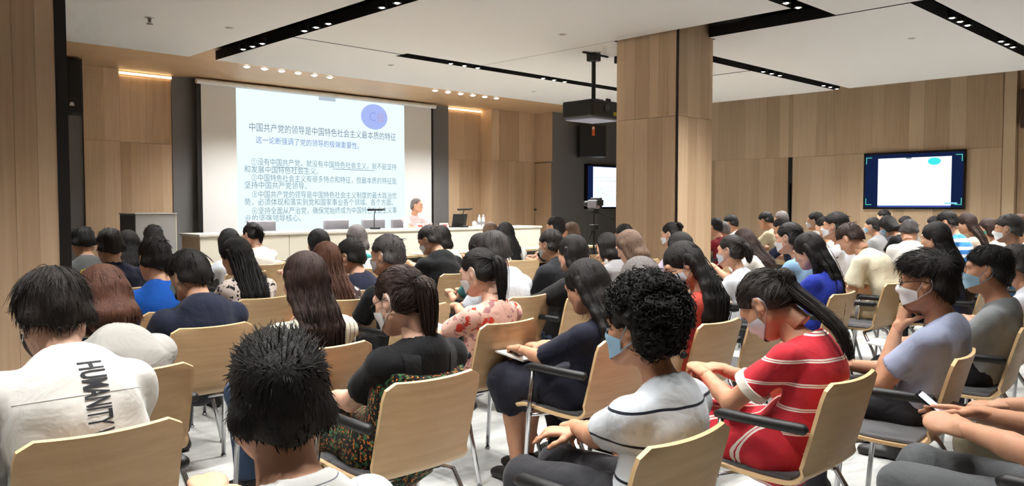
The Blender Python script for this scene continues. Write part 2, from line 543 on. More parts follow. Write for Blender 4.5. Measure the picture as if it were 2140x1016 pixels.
# ------------------------------------------------------------------ ceiling spotlights
lens_m = emit_mat('spot_lens', (255, 246, 232), 8)
SPOT_HOUSING = MB().lathe([(.0, .11), (.045, .11), (.048, .0), (.040, .0), (.036, .02), (.0, .02)], n=14).mesh('housing'); SPOT_HOUSING.materials.append(black_trim)
SPOT_LENS = MB().lathe([(.0, -.006), (.016, -.005), (.026, .001), (.028, .018), (.0, .018)], n=14).mesh('lens'); SPOT_LENS.materials.append(lens_m)
STEM = MB().tube([(0, 0, .11), (0, 0, .40)], .01, 6).mesh('stem'); STEM.materials.append(black_trim)

def track_spot(x, y, lab, grp, z=3.452, power=None, angle=105):
    e = empty('ceiling_spotlight', (x, y, z))
    tag(e, lab, 'spotlight', grp)
    link('housing', SPOT_HOUSING, None, e); link('lens', SPOT_LENS, None, e); link('stem', STEM, None, e)
    spot_light('spot_lamp', (0, 0, -.01), SPOT_W if power is None else power, angle, .8, parent=e)

ORDI = ('first', 'second', 'third', 'fourth', 'fifth', 'sixth', 'seventh', 'eighth', 'ninth', 'tenth', 'eleventh', 'twelfth')
GCOUNT = {}
def track_group(x, y, axis, lab, grp, n=3, step=.26, **k):
    lab0 = lab
    for i in range(n):
        j = GCOUNT.get(lab0, 0); GCOUNT[lab0] = j + 1
        lab = lab0 if '%s' not in lab0 else lab0 % ORDI[j]
        q = (i - (n - 1) / 2) * step * (1 if axis == 'X' else -1)
        track_spot(x + (q if axis == 'X' else 0), y + (q if axis == 'Y' else 0), lab, grp, **k)

L1 = ('%s bright spotlight in the wide black slot, counted from the screen', 'spotlights in the left black slot')
for yy in (9.8, 8.25, 6.7, 5.2): track_group(4.92, yy, 'Y', *L1, power=SPOT_W * .85)
for yy in (2.55,): track_group(4.85, yy, 'Y', 'spotlight in the black slot over the middle rows', 'spotlights in the left black slot, rear', power=SPOT_W * .5)
LA = ('%s bright spotlight from the left in the thin track before the stage', 'spotlights in the thin track before the stage')
for xx in (7.8, 9.72, 12.2): track_group(xx, 8.99, 'X', *LA, power=SPOT_W * 1.25, angle=130)
LB = ('%s bright spotlight in the black track running right from the pillar', 'spotlights in the track behind the pillar')
for xx in (11.65, 13.7): track_group(xx, 6.21, 'X', *LB, power=SPOT_W * 1.1, angle=135)
LC = ('%s bright spotlight from the left in the upper right black track', 'spotlights in the upper right track')
for xx in (9.87, 11.67, 13.4): track_group(xx, 3.02, 'X', *LC, power=SPOT_W * .9, angle=130)
LD = ('%s bright spotlight in the slot left of the wide black recess', 'spotlights in the top slot')
for xx, k in ((7.72, 1.0), (5.9, .5)): track_group(xx, 3.97, 'X', *LD, power=SPOT_W * k, angle=125)
LE = ('unseen spotlight added in a rear slot above the nearest chairs', 'unseen spotlights added above the nearest rows')  # out-of-view spots, added to light the near rows from above
track_group(2.9, 3.97, 'X', *LE, power=SPOT_W * .7)
for xx in (.6, 1.9, 3.3): track_group(xx, 1.2, 'X', *LE, power=SPOT_W * .42, angle=72)
for xx in (.3, 1.7, 3.2): track_group(xx, 2.6, 'X', *LE, power=SPOT_W * .62)
track_group(6.4, 2.6, 'X', *LE, power=SPOT_W * .4)
track_group(2.3, 7.3, 'X', 'unseen spotlight added over the front rows at the left', 'unseen spotlights added over the left front rows', power=SPOT_W * .7)  # unseen group put in to brighten the dark heads at far left
for xx in (10.2, 12.6): track_group(xx, .31, 'X', *LE, power=SPOT_W * .7, angle=130)  # also added out of view, kept to brighten the right wall

STAGE_LENS = MB().lathe([(.0, -.022), (.03, -.02), (.045, -.008), (.05, 0), (.0, 0)], n=14).mesh('lens'); STAGE_LENS.materials.append(emit_mat('stage_lens', (255, 248, 236), 22))
STAGE_RING = MB().lathe([(.05, 0), (.052, -.006), (.066, -.005), (.068, 0)], n=16).mesh('ring'); STAGE_RING.materials.append(white_paint)
def stage_light(x, lab, grp):
    e = empty('stage_downlight', (x, 12.15, SZ - .001))
    tag(e, lab, 'downlight', grp)
    link('ring', STAGE_RING, None, e); link('lens', STAGE_LENS, None, e)
    spot_light('downlight_lamp', (0, 0, -.03), STAGE_W, 125, .9, parent=e)
for i in range(6):
    stage_light(6.0 + .3 * i, '%s of six round downlights from the left above the projection screen' % ORDI[i], 'six downlights above the screen')
for i in range(6):
    stage_light(9.8 + .32 * i, '%s of six round downlights from the left beside the screen' % ORDI[i], 'six downlights right of the screen')

# warm cove strips above the recessed oak on each side of the screen
for x0, x1, s in ((4.66, 5.515, 'left'), (11.62, 12.58, 'right')):
    o = MB().box(x0, x1, YF - .03, YF + .0, SZ - .055, SZ - .02).build('cove_light', emit_mat('cove_strip', (255, 216, 160), 4.5))
    tag(o, 'warm glowing strip light along the wall top, %s of the screen' % s, 'strip light')

# ------------------------------------------------------------------ pillars
def column(x0, x1, y0, y1, lab, seam, seed, zt=TOP):
    c = MB().box(x0 + .02, x1 - .02, y0 + .02, y1 - .02, 0, zt).build('column', black_trim)
    tag(c, lab, 'column')
    for z0, z1, k in ((0, seam, 0), (seam, zt, 1)):
        planks(c, 'X', x0 + .012, x1 - .02, y0 + .012, z0, z1, seed + k, .10, .24)
        planks(c, 'Y', y0 + .03, y1, x0 + .012, z0, z1, seed + 10 + k, .10, .24)
        planks(c, 'Y', y0 + .03, y1, x1 - .012, z0, z1, seed + 20 + k, .10, .24)
        planks(c, 'X', x0 + .012, x1 - .02, y1 - .012, z0, z1, seed + 30 + k, .10, .24)
    return c
column(8.06, 8.83, 5.48, 6.39, 'tall oak-veneered square pillar standing in the middle of the audience', 2.48, 500)
MB().box(8.056, 8.072, 5.476, 5.492, 0, TOP).build('corner_strip', black_trim, bpy.data.objects['column'])
column(.05, 1.285, 4.6, 5.6, 'broad oak-veneered pillar at the left edge of the picture', 2.48, 600)
MB().box(1.235, 1.29, 4.598, 4.63, 0, CZ).build('corner_strip', black_trim, bpy.data.objects['column.001'])

# ------------------------------------------------------------------ text
def text_mesh(body, size, align='LEFT', extrude=0.0, width_to=None, offset=0.0):
    cu = bpy.data.curves.new('text', 'FONT')
    cu.body = body; cu.size = size; cu.align_x = align; cu.extrude = extrude; cu.resolution_u = 2; cu.offset = offset
    o = bpy.data.objects.new('text', cu)
    COL.objects.link(o)
    dg = bpy.context.evaluated_depsgraph_get(); dg.update()
    me = bpy.data.meshes.new_from_object(o.evaluated_get(dg))
    bpy.data.objects.remove(o); bpy.data.curves.remove(cu)
    if width_to and len(me.vertices):
        xs = [v.co.x for v in me.vertices]; k = width_to / max(1e-6, max(xs) - min(xs)); m0 = min(xs)
        for v in me.vertices: v.co.x = (v.co.x - m0) * k
    return me

SLIDE = [  # (text, x from the slide's left, z, width, colour key, size)
    ('中国共产党的领导是中国特色社会主义最本质的特征', .24, 2.775, 3.22, 'k', .15),
    ('这一论断强调了党的领导的极端重要性。', .36, 2.56, 2.20, 'b', .125),
    ('①没有中国共产党，就没有中国特色社会主义，就不能坚持', .27, 2.165, 3.20, 'g', .128),
    ('和发展中国特色社会主义。', .13, 2.025, 1.50, 'g', .128),
    ('②中国特色社会主义有很多特点和特征，但最本质的特征是', .27, 1.875, 3.20, 'g', .128),
    ('坚持中国共产党领导。', .13, 1.74, 1.25, 'g', .128),
    ('③中国共产党的领导是中国特色社会主义制度的最大政治优', .27, 1.575, 3.20, 'g', .128),
    ('势，必须体现和落实到党和国家事业各个领域、各个方面。', .13, 1.435, 3.25, 'g', .128),
    ('④坚持全面从严治党，确保党始终成为中国特色社会主义事', .27, 1.275, 3.20, 'g', .128),
    ('业的坚强领导核心。', .13, 1.135, 1.12, 'g', .128)]

# ------------------------------------------------------------------ projection screen with the slide
scr = empty('projection_screen', (8.45, 13.74, .85))
tag(scr, 'large white projection screen showing a slide of Chinese text on the stage wall', 'projection screen')
def sbox(name, x0, x1, z0, z1, y, m, th=.004):
    return MB().box(x0 - 8.45, x1 - 8.45, y - 13.74, y - 13.74 + th, z0 - .85, z1 - .85).build(name, m, scr)
sbox('fabric', 5.94, 10.97, .86, 3.53, 13.74, mat('screen_fabric', (226, 226, 224), .85), .004)
MB().tube([(-2.6, -.02, 2.70), (2.62, -.02, 2.70)], .045, 12).build('roller_case', mat('screen_case', (240, 240, 238), .5), scr, True)
MB().tube([(-2.54, -.01, .0), (2.55, -.01, .0)], .022, 10).build('bottom_bar', MATS['screen_case'], scr, True)
sbox('black_border', 5.86, 5.94, .86, 3.53, 13.743, black_trim)
sbox('black_border', 10.97, 11.03, .86, 3.53, 13.743, black_trim)
sl = sbox('slide', 6.57, 10.25, .90, 3.505, 13.735, emit_mat('slide_light', (230, 251, 255), .80), .003)
inks = {'k': emit_mat('slide_ink_grey', (118, 122, 140), .76), 'b': emit_mat('slide_ink_blue', (112, 128, 190), .76), 'g': emit_mat('slide_ink_slate', (128, 146, 160), .76)}
for body, dx, z, w, k, size in SLIDE:
    me = text_mesh(body, size * 1.12, width_to=w)
    me.transform(Matrix.Translation((6.57 + dx - 8.45, 13.732 - 13.74, z - .85)) @ Matrix.Rotation(math.radians(90), 4, 'X'))
    link('slide_text', me, inks[k], sl)
for x0, x1 in ((7.27, 7.96), (8.52, 9.50)):
    sbox('underline', x0, x1, 2.125, 2.137, 13.731, inks['g'], .001).parent = sl
sbox('slide_tab', 8.23, 8.60, 3.44, 3.503, 13.731, emit_mat('slide_grey', (176, 190, 200), .76), .002)
lg = MB()
pts = [(9.50 - 8.45 + .32 * math.cos(2 * math.pi * i / 48), 3.215 - .85 + .255 * math.sin(2 * math.pi * i / 48)) for i in range(48)]
lg.add([(x, -.0095, z) for x, z in pts], [tuple(range(48))])
lg.build('logo_disc', emit_mat('slide_lavender', (166, 182, 240), .76), scr)
me = text_mesh('C', .26); me.transform(Matrix.Translation((9.36 - 8.45, -.012, 3.13 - .85)) @ Matrix.Rotation(math.radians(90), 4, 'X'))
link('logo_letter', me, emit_mat('slide_lav2', (146, 164, 232), .76), scr)
me = text_mesh('日', .19); me.transform(Matrix.Translation((9.55 - 8.45, -.012, 3.14 - .85)) @ Matrix.Rotation(math.radians(90), 4, 'X'))
link('logo_letter', me, emit_mat('slide_mauve', (190, 160, 190), .76), scr)

# ------------------------------------------------------------------ wall televisions
tv = empty('wall_television', (16.36, 5.76, 1.35))
tag(tv, 'wide black wall television with white picture and green corner brackets', 'television')
MB().bbox(-.05, .02, -.925, .925, 0, 1.105, .008).build('casing', mat('tv_black', (8, 8, 9), .25), tv)
def tvq(name, y0, y1, z0, z1, m, x=-.052, th=.001):
    return MB().box(x, x + th, y0, y1, z0, z1).build(name, m, tv)
tvq('picture_field', -.89, .89, .04, 1.065, emit_mat('tv_navy', (18, 30, 62), .9))
tvq('picture', -.69, .64, .075, .99, emit_mat('tv_white', (238, 246, 255), 1.25), -.0535)
tvq('picture_glow', -.69, .64, .04, .075, emit_mat('tv_blue', (60, 78, 150), .9), -.0535)
gb = emit_mat('tv_green', (84, 196, 168), .8)
for sy in (-1, 1):
    for (z, dz) in ((.085, 1), (1.02, -1)):
        m = MB().box(-.0545, -.0535, min(sy * .86, sy * .875), max(sy * .86, sy * .875), min(z, z + dz * .13), max(z, z + dz * .13)).box(-.0545, -.0535, min(sy * .76, sy * .875), max(sy * .76, sy * .875), min(z, z + dz * .014), max(z, z + dz * .014))
        m.build('corner_bracket', gb, tv)
ov = MB(); ov.add([(-.0555, -.39 + .115 * math.cos(2 * math.pi * i / 32), .905 + .07 * math.sin(2 * math.pi * i / 32)) for i in range(32)], [tuple(reversed(range(32)))])
ov.build('picture_logo', emit_mat('tv_teal', (60, 206, 206), 1.0), tv)
tvq('picture_tab', .02, .12, .965, .99, emit_mat('tv_grey', (110, 130, 140), .8), -.0545)
tvq('picture_caption', -.80, -.58, .10, .13, emit_mat('tv_cyan', (130, 200, 220), .9), -.0545)

tv2 = empty('wall_television', (16.05, 12.96, 1.34))
tag(tv2, 'black television on the grey wall, half hidden behind the pillar', 'television')
MB().bbox(-.92, .92, -.05, .03, 0, 1.10, .008).build('casing', MATS['tv_black'], tv2)
MB().box(-.87, .87, -.052, -.05, .04, 1.06).build('picture_field', MATS['tv_navy'], tv2)
MB().box(-.67, .67, -.054, -.052, .05, 1.04).build('picture', emit_mat('tv_white2', (232, 244, 255), 1.1), tv2)
for i, (body, dx, z, w, k, size) in enumerate(SLIDE):
    me = text_mesh(body, size * .36, width_to=w * .355)
    me.transform(Matrix.Translation((-.67 + dx * .36, -.0555, .06 + (z - .9) * .37)) @ Matrix.Rotation(math.radians(90), 4, 'X'))
    link('picture_text', me, inks[k], tv2)

# ------------------------------------------------------------------ loudspeakers, projector
def speaker(name, loc, rz, w, d, h, lab, sticker=None, logo=False):
    e = empty(name, loc, rz); tag(e, lab, 'loudspeaker')
    MB().bbox(-w / 2, w / 2, -d / 2, d / 2, 0, h, .012).build('cabinet', black_plastic, e)
    MB().bbox(-w / 2 + .02, w / 2 - .02, -d / 2 - .012, -d / 2 + .004, .02, h - .02, .005).build('grille', mat('speaker_grille', (22, 22, 23), .7, bump=.4, bscale=500), e)
    if logo:
        MB().prism([(-.035, -.02), (.035, -.02), (.02, .035), (-.02, .035)], 0, .003).build('badge', mat('badge_white', (220, 220, 220), .4), e).matrix_local = Matrix.Translation((.13, -d / 2 - .013, .12)) @ Matrix.Rotation(math.radians(90), 4, 'X')
    if sticker:
        MB().box(-.035, .035, -d / 2 - .015, -d / 2 - .012, h - .25, h - .03).build('sticker', mat('orange_sticker', (226, 104, 52), .5), e)
        MB().box(-.03, .02, -d / 2 - .0165, -d / 2 - .015, h - .10, h - .04).build('sticker_patch', mat('sticker_white', (235, 220, 205), .5), e)
    MB().box(-.05, .05, d / 2 - .01, d / 2 + .14, h * .45, h * .6).tube([(-.12, 0, h), (-.12, 0, h + .06), (.12, 0, h + .06), (.12, 0, h)], .012, 6).build('bracket', black_trim, e)
    return e
speaker('wall_loudspeaker', (3.65, 13.35, 2.79), math.radians(-12), .56, .42, .80, 'black loudspeaker hanging high beside the left pillar', logo=True)
speaker('wall_loudspeaker', (14.92, 12.58, 2.58), math.radians(-38), .62, .42, .74, 'black loudspeaker with orange sticker on the grey wall', sticker=True)
o = MB().bbox(16.28, 16.49, 3.30, 3.98, 2.78, 3.46, .015).build('wall_panel', mat('brown_panel', (74, 54, 38), .8))
tag(o, 'dark brown square box high on the oak wall at the right edge', 'wall box')

pj = empty('projector', (8.46, 7.10, 2.56)); tag(pj, 'black ceiling projector on a pole, partly behind the pillar', 'projector')
MB().bbox(-.34, .30, -.26, .26, .03, .25, .02).build('housing', black_plastic, pj)
MB().bbox(-.30, .26, -.24, .24, 0.0, .035, .008).build('lit_underside', mat('projector_lit_blue', (150, 156, 178), .4), pj)  # bluish light falling on the underside is put into this colour
MB().lathe([(.0, .0), (.07, 0), (.075, .06), (.05, .07), (0, .065)], M=Matrix.Translation((.12, .25, .14)) @ Matrix.Rotation(math.radians(-90), 4, 'X'), n=18).build('lens', mat('lens_glass', (20, 22, 30), .1), pj, True)
MB().tube([(0, 0, .25), (0, 0, .90)], .028, 10).box(-.10, .10, -.09, .09, .25, .29).bbox(-.07, .07, -.07, .07, .80, .905, .01).build('pole', black_trim, pj)
MB().box(-.22, .3, -.012, .012, .885, .905).tube([(.05, .03, .88), (.07, .03, .6), (.05, .04, .3)], .008, 6).build('cable_tray', black_trim, pj)
for dx in (.14, .19): MB().lathe([(0, .25), (.022, .25), (.02, .30), (0, .31)], c=(dx, -.12, 0), n=8).build('connector', black_trim, pj)
MB().box(.10, .19, -.264, -.26, .06, .11).build('warning_label', mat('yellow_label', (190, 180, 50), .5), pj)
MB().lathe([(0, 0), (.04, .002), (.044, .01), (0, .014)], M=Matrix.Translation((-.05, -.268, .15)) @ Matrix.Rotation(math.radians(90), 4, 'X'), n=14).build('vent_cap', mat('projector_grey', (70, 70, 74), .4), pj)
oc = empty('ceiling_camera', (8.92, 6.98, CZ)); tag(oc, 'small black ceiling device hanging beside the projector pole', 'camera')
MB().bbox(-.09, .09, -.07, .07, -.10, 0, .01).build('mount', black_trim, oc)
MB().lathe([(0, -.26), (.04, -.255), (.055, -.2), (.045, -.14), (.02, -.10), (0, -.10)], n=14).build('dome', black_plastic, oc, True)

# ------------------------------------------------------------------ smooth solids for people (signed distance fields meshed with surface nets)
F32 = np.float32
class Field:
    def __init__(s, lo, hi, h):
        s.lo = np.array(lo, F32); s.h = h
        s.n = np.maximum(4, np.ceil((np.array(hi) - s.lo) / h).astype(int) + 1)
        s.f = np.full(tuple(s.n), 1.0, F32)
    def block(s, lo, hi):
        a = np.clip(np.floor((np.array(lo) - s.lo) / s.h).astype(int), 0, s.n - 1)
        b = np.clip(np.ceil((np.array(hi) - s.lo) / s.h).astype(int) + 1, 1, s.n)
        if np.any(b <= a): return None, None
        sl = tuple(slice(a[i], b[i]) for i in range(3))
        ax = [s.lo[i] + s.h * np.arange(a[i], b[i], dtype=F32) for i in range(3)]
        return sl, (ax[0][:, None, None], ax[1][None, :, None], ax[2][None, None, :])
    def _smin(s, sl, d, k):
        a = s.f[sl]
        if k <= 0: s.f[sl] = np.minimum(a, d); return
        h = np.maximum(k - np.abs(a - d), 0) / k
        s.f[sl] = np.minimum(a, d) - h * h * (k * 0.25)
    def _smaxneg(s, sl, d, k):
        a = s.f[sl]; d = -d
        if k <= 0: s.f[sl] = np.maximum(a, d); return
        h = np.maximum(k - np.abs(a - d), 0) / k
        s.f[sl] = np.maximum(a, d) + h * h * (k * 0.25)
    def cone(s, a, b, ra, rb, k=0.02, cut=None, sub=False):
        a = np.array(a, F32); b = np.array(b, F32)
        R = max(ra, rb) + k + 2 * s.h
        sl, P = s.block(np.minimum(a, b) - R, np.maximum(a, b) + R)
        if sl is None: return
        ba = b - a; L2 = float(ba @ ba) + 1e-9
        x = P[0] - a[0]; y = P[1] - a[1]; z = P[2] - a[2]
        t = np.clip((x * ba[0] + y * ba[1] + z * ba[2]) / L2, 0, 1)
        d = np.sqrt((x - t * ba[0]) ** 2 + (y - t * ba[1]) ** 2 + (z - t * ba[2]) ** 2) - (ra + (rb - ra) * t)
        if cut is not None:   # flat end: (point, outward normal)
            c, nn = np.array(cut[0]), np.array(cut[1])
            d = np.maximum(d, (P[0] - c[0]) * nn[0] + (P[1] - c[1]) * nn[1] + (P[2] - c[2]) * nn[2])
        (s._smaxneg if sub else s._smin)(sl, d, k)
    def flat(s, pts, radii, fdir, q, k=0.03, cut=None):
        """chain flattened along direction fdir by factor q"""
        fd = np.array(fdir, float); fd /= np.linalg.norm(fd)
        for i in range(len(pts) - 1):
            a = np.array(pts[i], float); b = np.array(pts[i + 1], float); ra, rb = radii[i], radii[i + 1]
            R = max(ra, rb) + k + 2 * s.h
            sl, P = s.block(np.minimum(a, b) - R, np.maximum(a, b) + R)
            if sl is None: continue
            ba = b - a
            ba = ba + fd * (ba @ fd) * (q - 1)
            L2 = float(ba @ ba) + 1e-9
            x = P[0] - a[0]; y = P[1] - a[1]; z = P[2] - a[2]
            g = (x * fd[0] + y * fd[1] + z * fd[2]) * (q - 1)
            x = x + g * fd[0]; y = y + g * fd[1]; z = z + g * fd[2]
            t = np.clip((x * ba[0] + y * ba[1] + z * ba[2]) / L2, 0, 1)
            d = np.sqrt((x - t * ba[0]) ** 2 + (y - t * ba[1]) ** 2 + (z - t * ba[2]) ** 2) - (ra + (rb - ra) * t)
            d = d / (1 + (q - 1) * 0.5)
            if cut is not None:
                c, nn = np.array(cut[0]), np.array(cut[1])
                d = np.maximum(d, (P[0] - c[0]) * nn[0] + (P[1] - c[1]) * nn[1] + (P[2] - c[2]) * nn[2])
            s._smin(sl, d.astype(F32), k)
    def ell(s, c, r, k=0.02, R=None, sub=False):
        c = np.array(c, float); r = np.array(r, float)
        m = r.max() + k + 2 * s.h
        sl, P = s.block(c - m, c + m)
        if sl is None: return
        x = P[0] - c[0]; y = P[1] - c[1]; z = P[2] - c[2]
        if R is not None:
            R = np.array(R)
            x, y, z = (R[0, 0] * x + R[1, 0] * y + R[2, 0] * z, R[0, 1] * x + R[1, 1] * y + R[2, 1] * z, R[0, 2] * x + R[1, 2] * y + R[2, 2] * z)
        k0 = np.sqrt((x / r[0]) ** 2 + (y / r[1]) ** 2 + (z / r[2]) ** 2)
        k1 = np.sqrt((x / r[0] ** 2) ** 2 + (y / r[1] ** 2) ** 2 + (z / r[2] ** 2) ** 2) + 1e-6
        d = (k0 * (k0 - 1) / k1).astype(F32)
        (s._smaxneg if sub else s._smin)(sl, d, k)
    def plane_cut(s, c, n, k=0.0):
        """keep the side the normal points away from"""
        ax = [s.lo[i] + s.h * np.arange(s.n[i], dtype=F32) for i in range(3)]
        d = (ax[0][:, None, None] - c[0]) * n[0] + (ax[1][None, :, None] - c[1]) * n[1] + (ax[2][None, None, :] - c[2]) * n[2]
        sl = (slice(None),) * 3
        s._smaxneg(sl, -d.astype(F32), k)
    def ripple(s, amp, fx, seed=0):
        rg = np.random.default_rng(seed)
        ax = [s.lo[i] + s.h * np.arange(s.n[i], dtype=F32) for i in range(3)]
        d = 0
        for j in range(4):
            v = rg.normal(size=3); v /= np.linalg.norm(v); w = fx * rg.uniform(.6, 1.6); p = rg.uniform(0, 6)
            d = d + np.sin(ax[0][:, None, None] * (v[0] * w) + ax[1][None, :, None] * (v[1] * w) + ax[2][None, None, :] * (v[2] * w) + p)
        s.f += (amp * d * .5).astype(F32)
    def mesh(s):
        """surface nets -> verts (n,3), quads (m,4)"""
        f = s.f.copy()
        f[0] = f[-1] = 1; f[:, 0] = f[:, -1] = 1; f[:, :, 0] = f[:, :, -1] = 1
        ins = f < 0
        nx, ny, nz = f.shape
        cnt = np.zeros((nx - 1, ny - 1, nz - 1), np.int8)
        for i in (0, 1):
            for j in (0, 1):
                for k in (0, 1):
                    cnt += ins[i:nx - 1 + i, j:ny - 1 + j, k:nz - 1 + k]
        act = (cnt > 0) & (cnt < 8)
        idx = np.full(act.shape, -1, np.int64)
        I, J, K = np.nonzero(act)
        n = len(I)
        if n == 0: return np.zeros((0, 3)), np.zeros((0, 4), int)
        idx[I, J, K] = np.arange(n)
        corners = {}
        for i in (0, 1):
            for j in (0, 1):
                for k in (0, 1):
                    corners[(i, j, k)] = f[I + i, J + j, K + k]
        acc = np.zeros((n, 3)); num = np.zeros(n)
        for a in corners:
            for ax in range(3):
                if a[ax] == 0:
                    b = list(a); b[ax] = 1; b = tuple(b)
                    va, vb = corners[a], corners[b]
                    m = (va < 0) != (vb < 0)
                    t = np.where(m, va / np.where(m, va - vb, 1), 0)
                    p = np.tile(np.array(a, float), (n, 1)); p[:, ax] += t
                    acc[m] += p[m]; num[m] += 1
        v = acc / num[:, None] + np.stack([I, J, K], 1)
        v = v * s.h + s.lo
        quads = []
        # x edges
        m = ins[:-1, 1:-1, 1:-1] != ins[1:, 1:-1, 1:-1]
        a, b, c = np.nonzero(m); b += 1; c += 1
        q = np.stack([idx[a, b - 1, c - 1], idx[a, b, c - 1], idx[a, b, c], idx[a, b - 1, c]], 1)
        fl = ~ins[a, b, c]; q[fl] = q[fl][:, ::-1]; quads.append(q)
        m = ins[1:-1, :-1, 1:-1] != ins[1:-1, 1:, 1:-1]
        a, b, c = np.nonzero(m); a += 1; c += 1
        q = np.stack([idx[a - 1, b, c - 1], idx[a - 1, b, c], idx[a, b, c], idx[a, b, c - 1]], 1)
        fl = ~ins[a, b, c]; q[fl] = q[fl][:, ::-1]; quads.append(q)
        m = ins[1:-1, 1:-1, :-1] != ins[1:-1, 1:-1, 1:]
        a, b, c = np.nonzero(m); a += 1; b += 1
        q = np.stack([idx[a - 1, b - 1, c], idx[a, b - 1, c], idx[a, b, c], idx[a - 1, b, c]], 1)
        fl = ~ins[a, b, c]; q[fl] = q[fl][:, ::-1]; quads.append(q)
        q = np.concatenate(quads)
        q = q[(q >= 0).all(1)]
        return v, q

class Geo:
    """numpy geometry with material indices"""
    def __init__(s): s.v = []; s.q = []; s.mi = []; s.n = 0
    def add(s, v, q, mi=0):
        if len(v) == 0: return s
        s.v.append(np.asarray(v, float)); q = np.asarray(q)
        if q.shape[1] == 3: q = np.concatenate([q, np.full((len(q), 1), -1)], 1); q[:, :3] += s.n
        else: q = q + s.n
        s.q.append(q); s.mi.append(np.full(len(q), mi)); s.n += len(v)
        return s
    def addmb(s, mb, mi=0):
        v = np.array(mb.v)
        for f in mb.f:
            pass
        quads = [f for f in mb.f if len(f) == 4]; tris = []
        for f in mb.f:
            if len(f) == 3: tris.append(f)
            elif len(f) > 4: tris += [(f[0], f[i], f[i + 1]) for i in range(1, len(f) - 1)]
        base = s.n
        s.v.append(v); s.n += len(v)
        rows = [list(np.array(f) + base) for f in quads] + [list(np.array(f) + base) + [-1] for f in tris]
        if rows: s.q.append(np.array(rows)); s.mi.append(np.full(len(rows), mi))
        return s
    def xf(s, M):
        M = np.array(M)
        for i in range(len(s.v)): s.v[i] = s.v[i] @ M[:3, :3].T + M[:3, 3]
        return s
    def merged(s):
        return np.concatenate(s.v), np.concatenate(s.q), np.concatenate(s.mi)
    def mesh(s, name, mats):
        v, q, mi = s.merged()
        me = bpy.data.meshes.new(name)
        tri = q[:, 3] < 0
        nl = np.where(tri, 3, 4)
        loops = q.ravel(); loops = loops[loops >= 0]
        me.vertices.add(len(v)); me.vertices.foreach_set('co', v.astype(F32).ravel())
        me.loops.add(len(loops)); me.loops.foreach_set('vertex_index', loops.astype(np.int32))
        me.polygons.add(len(q))
        st = np.concatenate([[0], np.cumsum(nl)[:-1]])
        me.polygons.foreach_set('loop_start', st.astype(np.int32))
        me.polygons.foreach_set('material_index', mi.astype(np.int32))
        me.polygons.foreach_set('use_smooth', np.ones(len(q), bool))
        me.update(calc_edges=True)
        for m in mats: me.materials.append(m)
        return me

def vnormals(v, q):
    q4 = np.where(q < 0, q[:, [0]], q)
    nrm = np.cross(v[q4[:, 2]] - v[q4[:, 0]], v[q4[:, 3]] - v[q4[:, 1]])
    out = np.zeros_like(v)
    for c in range(4): np.add.at(out, q4[:, c], nrm)
    return out / (np.linalg.norm(out, axis=1, keepdims=True) + 1e-12)

def tubes(paths, r0, rtip=0.12, sides=3):
    """paths (n, m, 3) -> tapered thin tubes, vectorised"""
    n, m, _ = paths.shape
    t = np.gradient(paths, axis=1); t /= np.linalg.norm(t, axis=2, keepdims=True) + 1e-9
    ref = np.where(np.abs(t[..., 2:3]) < .9, np.array([0, 0, 1.0]), np.array([1.0, 0, 0]))
    x = np.cross(t, ref); x /= np.linalg.norm(x, axis=2, keepdims=True) + 1e-9
    y = np.cross(t, x)
    s = np.linspace(0, 1, m); prof = np.where(s < .35, .75 + .25 * s / .35, 1 - (1 - rtip) * ((s - .35) / .65) ** 1.3)
    r = np.asarray(r0).reshape(-1, 1) * prof[None]
    v = np.zeros((n, m, sides, 3))
    for k in range(sides):
        a = 2 * math.pi * k / sides
        v[:, :, k] = paths + (x * math.cos(a) + y * math.sin(a)) * r[..., None]
    id_ = np.arange(n * m * sides).reshape(n, m, sides)
    q = []
    for k in range(sides):
        k2 = (k + 1) % sides
        q.append(np.stack([id_[:, :-1, k], id_[:, 1:, k], id_[:, 1:, k2], id_[:, :-1, k2]], -1).reshape(-1, 4))
    return v.reshape(-1, 3), np.concatenate(q)

# ------------------------------------------------------------------ heads
SKIN = {}
def skin_mat(key):
    if key in SKIN: return SKIN[key]
    rgb = {'a': (214, 168, 140), 'b': (198, 150, 120), 'c': (226, 184, 160)}[key]
    m, nt, b = new_mat('skin_' + key)
    N = nt.nodes; L = nt.links
    tc = N.new('ShaderNodeTexCoord'); n = N.new('ShaderNodeTexNoise'); n.inputs['Scale'].default_value = 14; n.inputs['Detail'].default_value = 4
    L.new(tc.outputs['Object'], n.inputs['Vector'])
    r = N.new('ShaderNodeValToRGB'); c = lin(rgb)
    r.color_ramp.elements[0].position = .3; r.color_ramp.elements[1].position = .7
    r.color_ramp.elements[0].color = (c[0] * .92, c[1] * .84, c[2] * .80, 1); r.color_ramp.elements[1].color = c + (1,)
    L.new(n.outputs['Fac'], r.inputs['Fac']); L.new(r.outputs['Color'], b.inputs['Base Color'])
    b.inputs['Roughness'].default_value = .55
    setin(b, 'Specular IOR Level', .35)
    setin(b, 'Subsurface Weight', 0.0)
    SKIN[key] = m
    return m
eye_white = mat('eye_white', (225, 220, 215), .3)
eye_dark = mat('eye_dark', (22, 16, 14), .25)
lip_m = mat('lip', (186, 110, 100), .5)

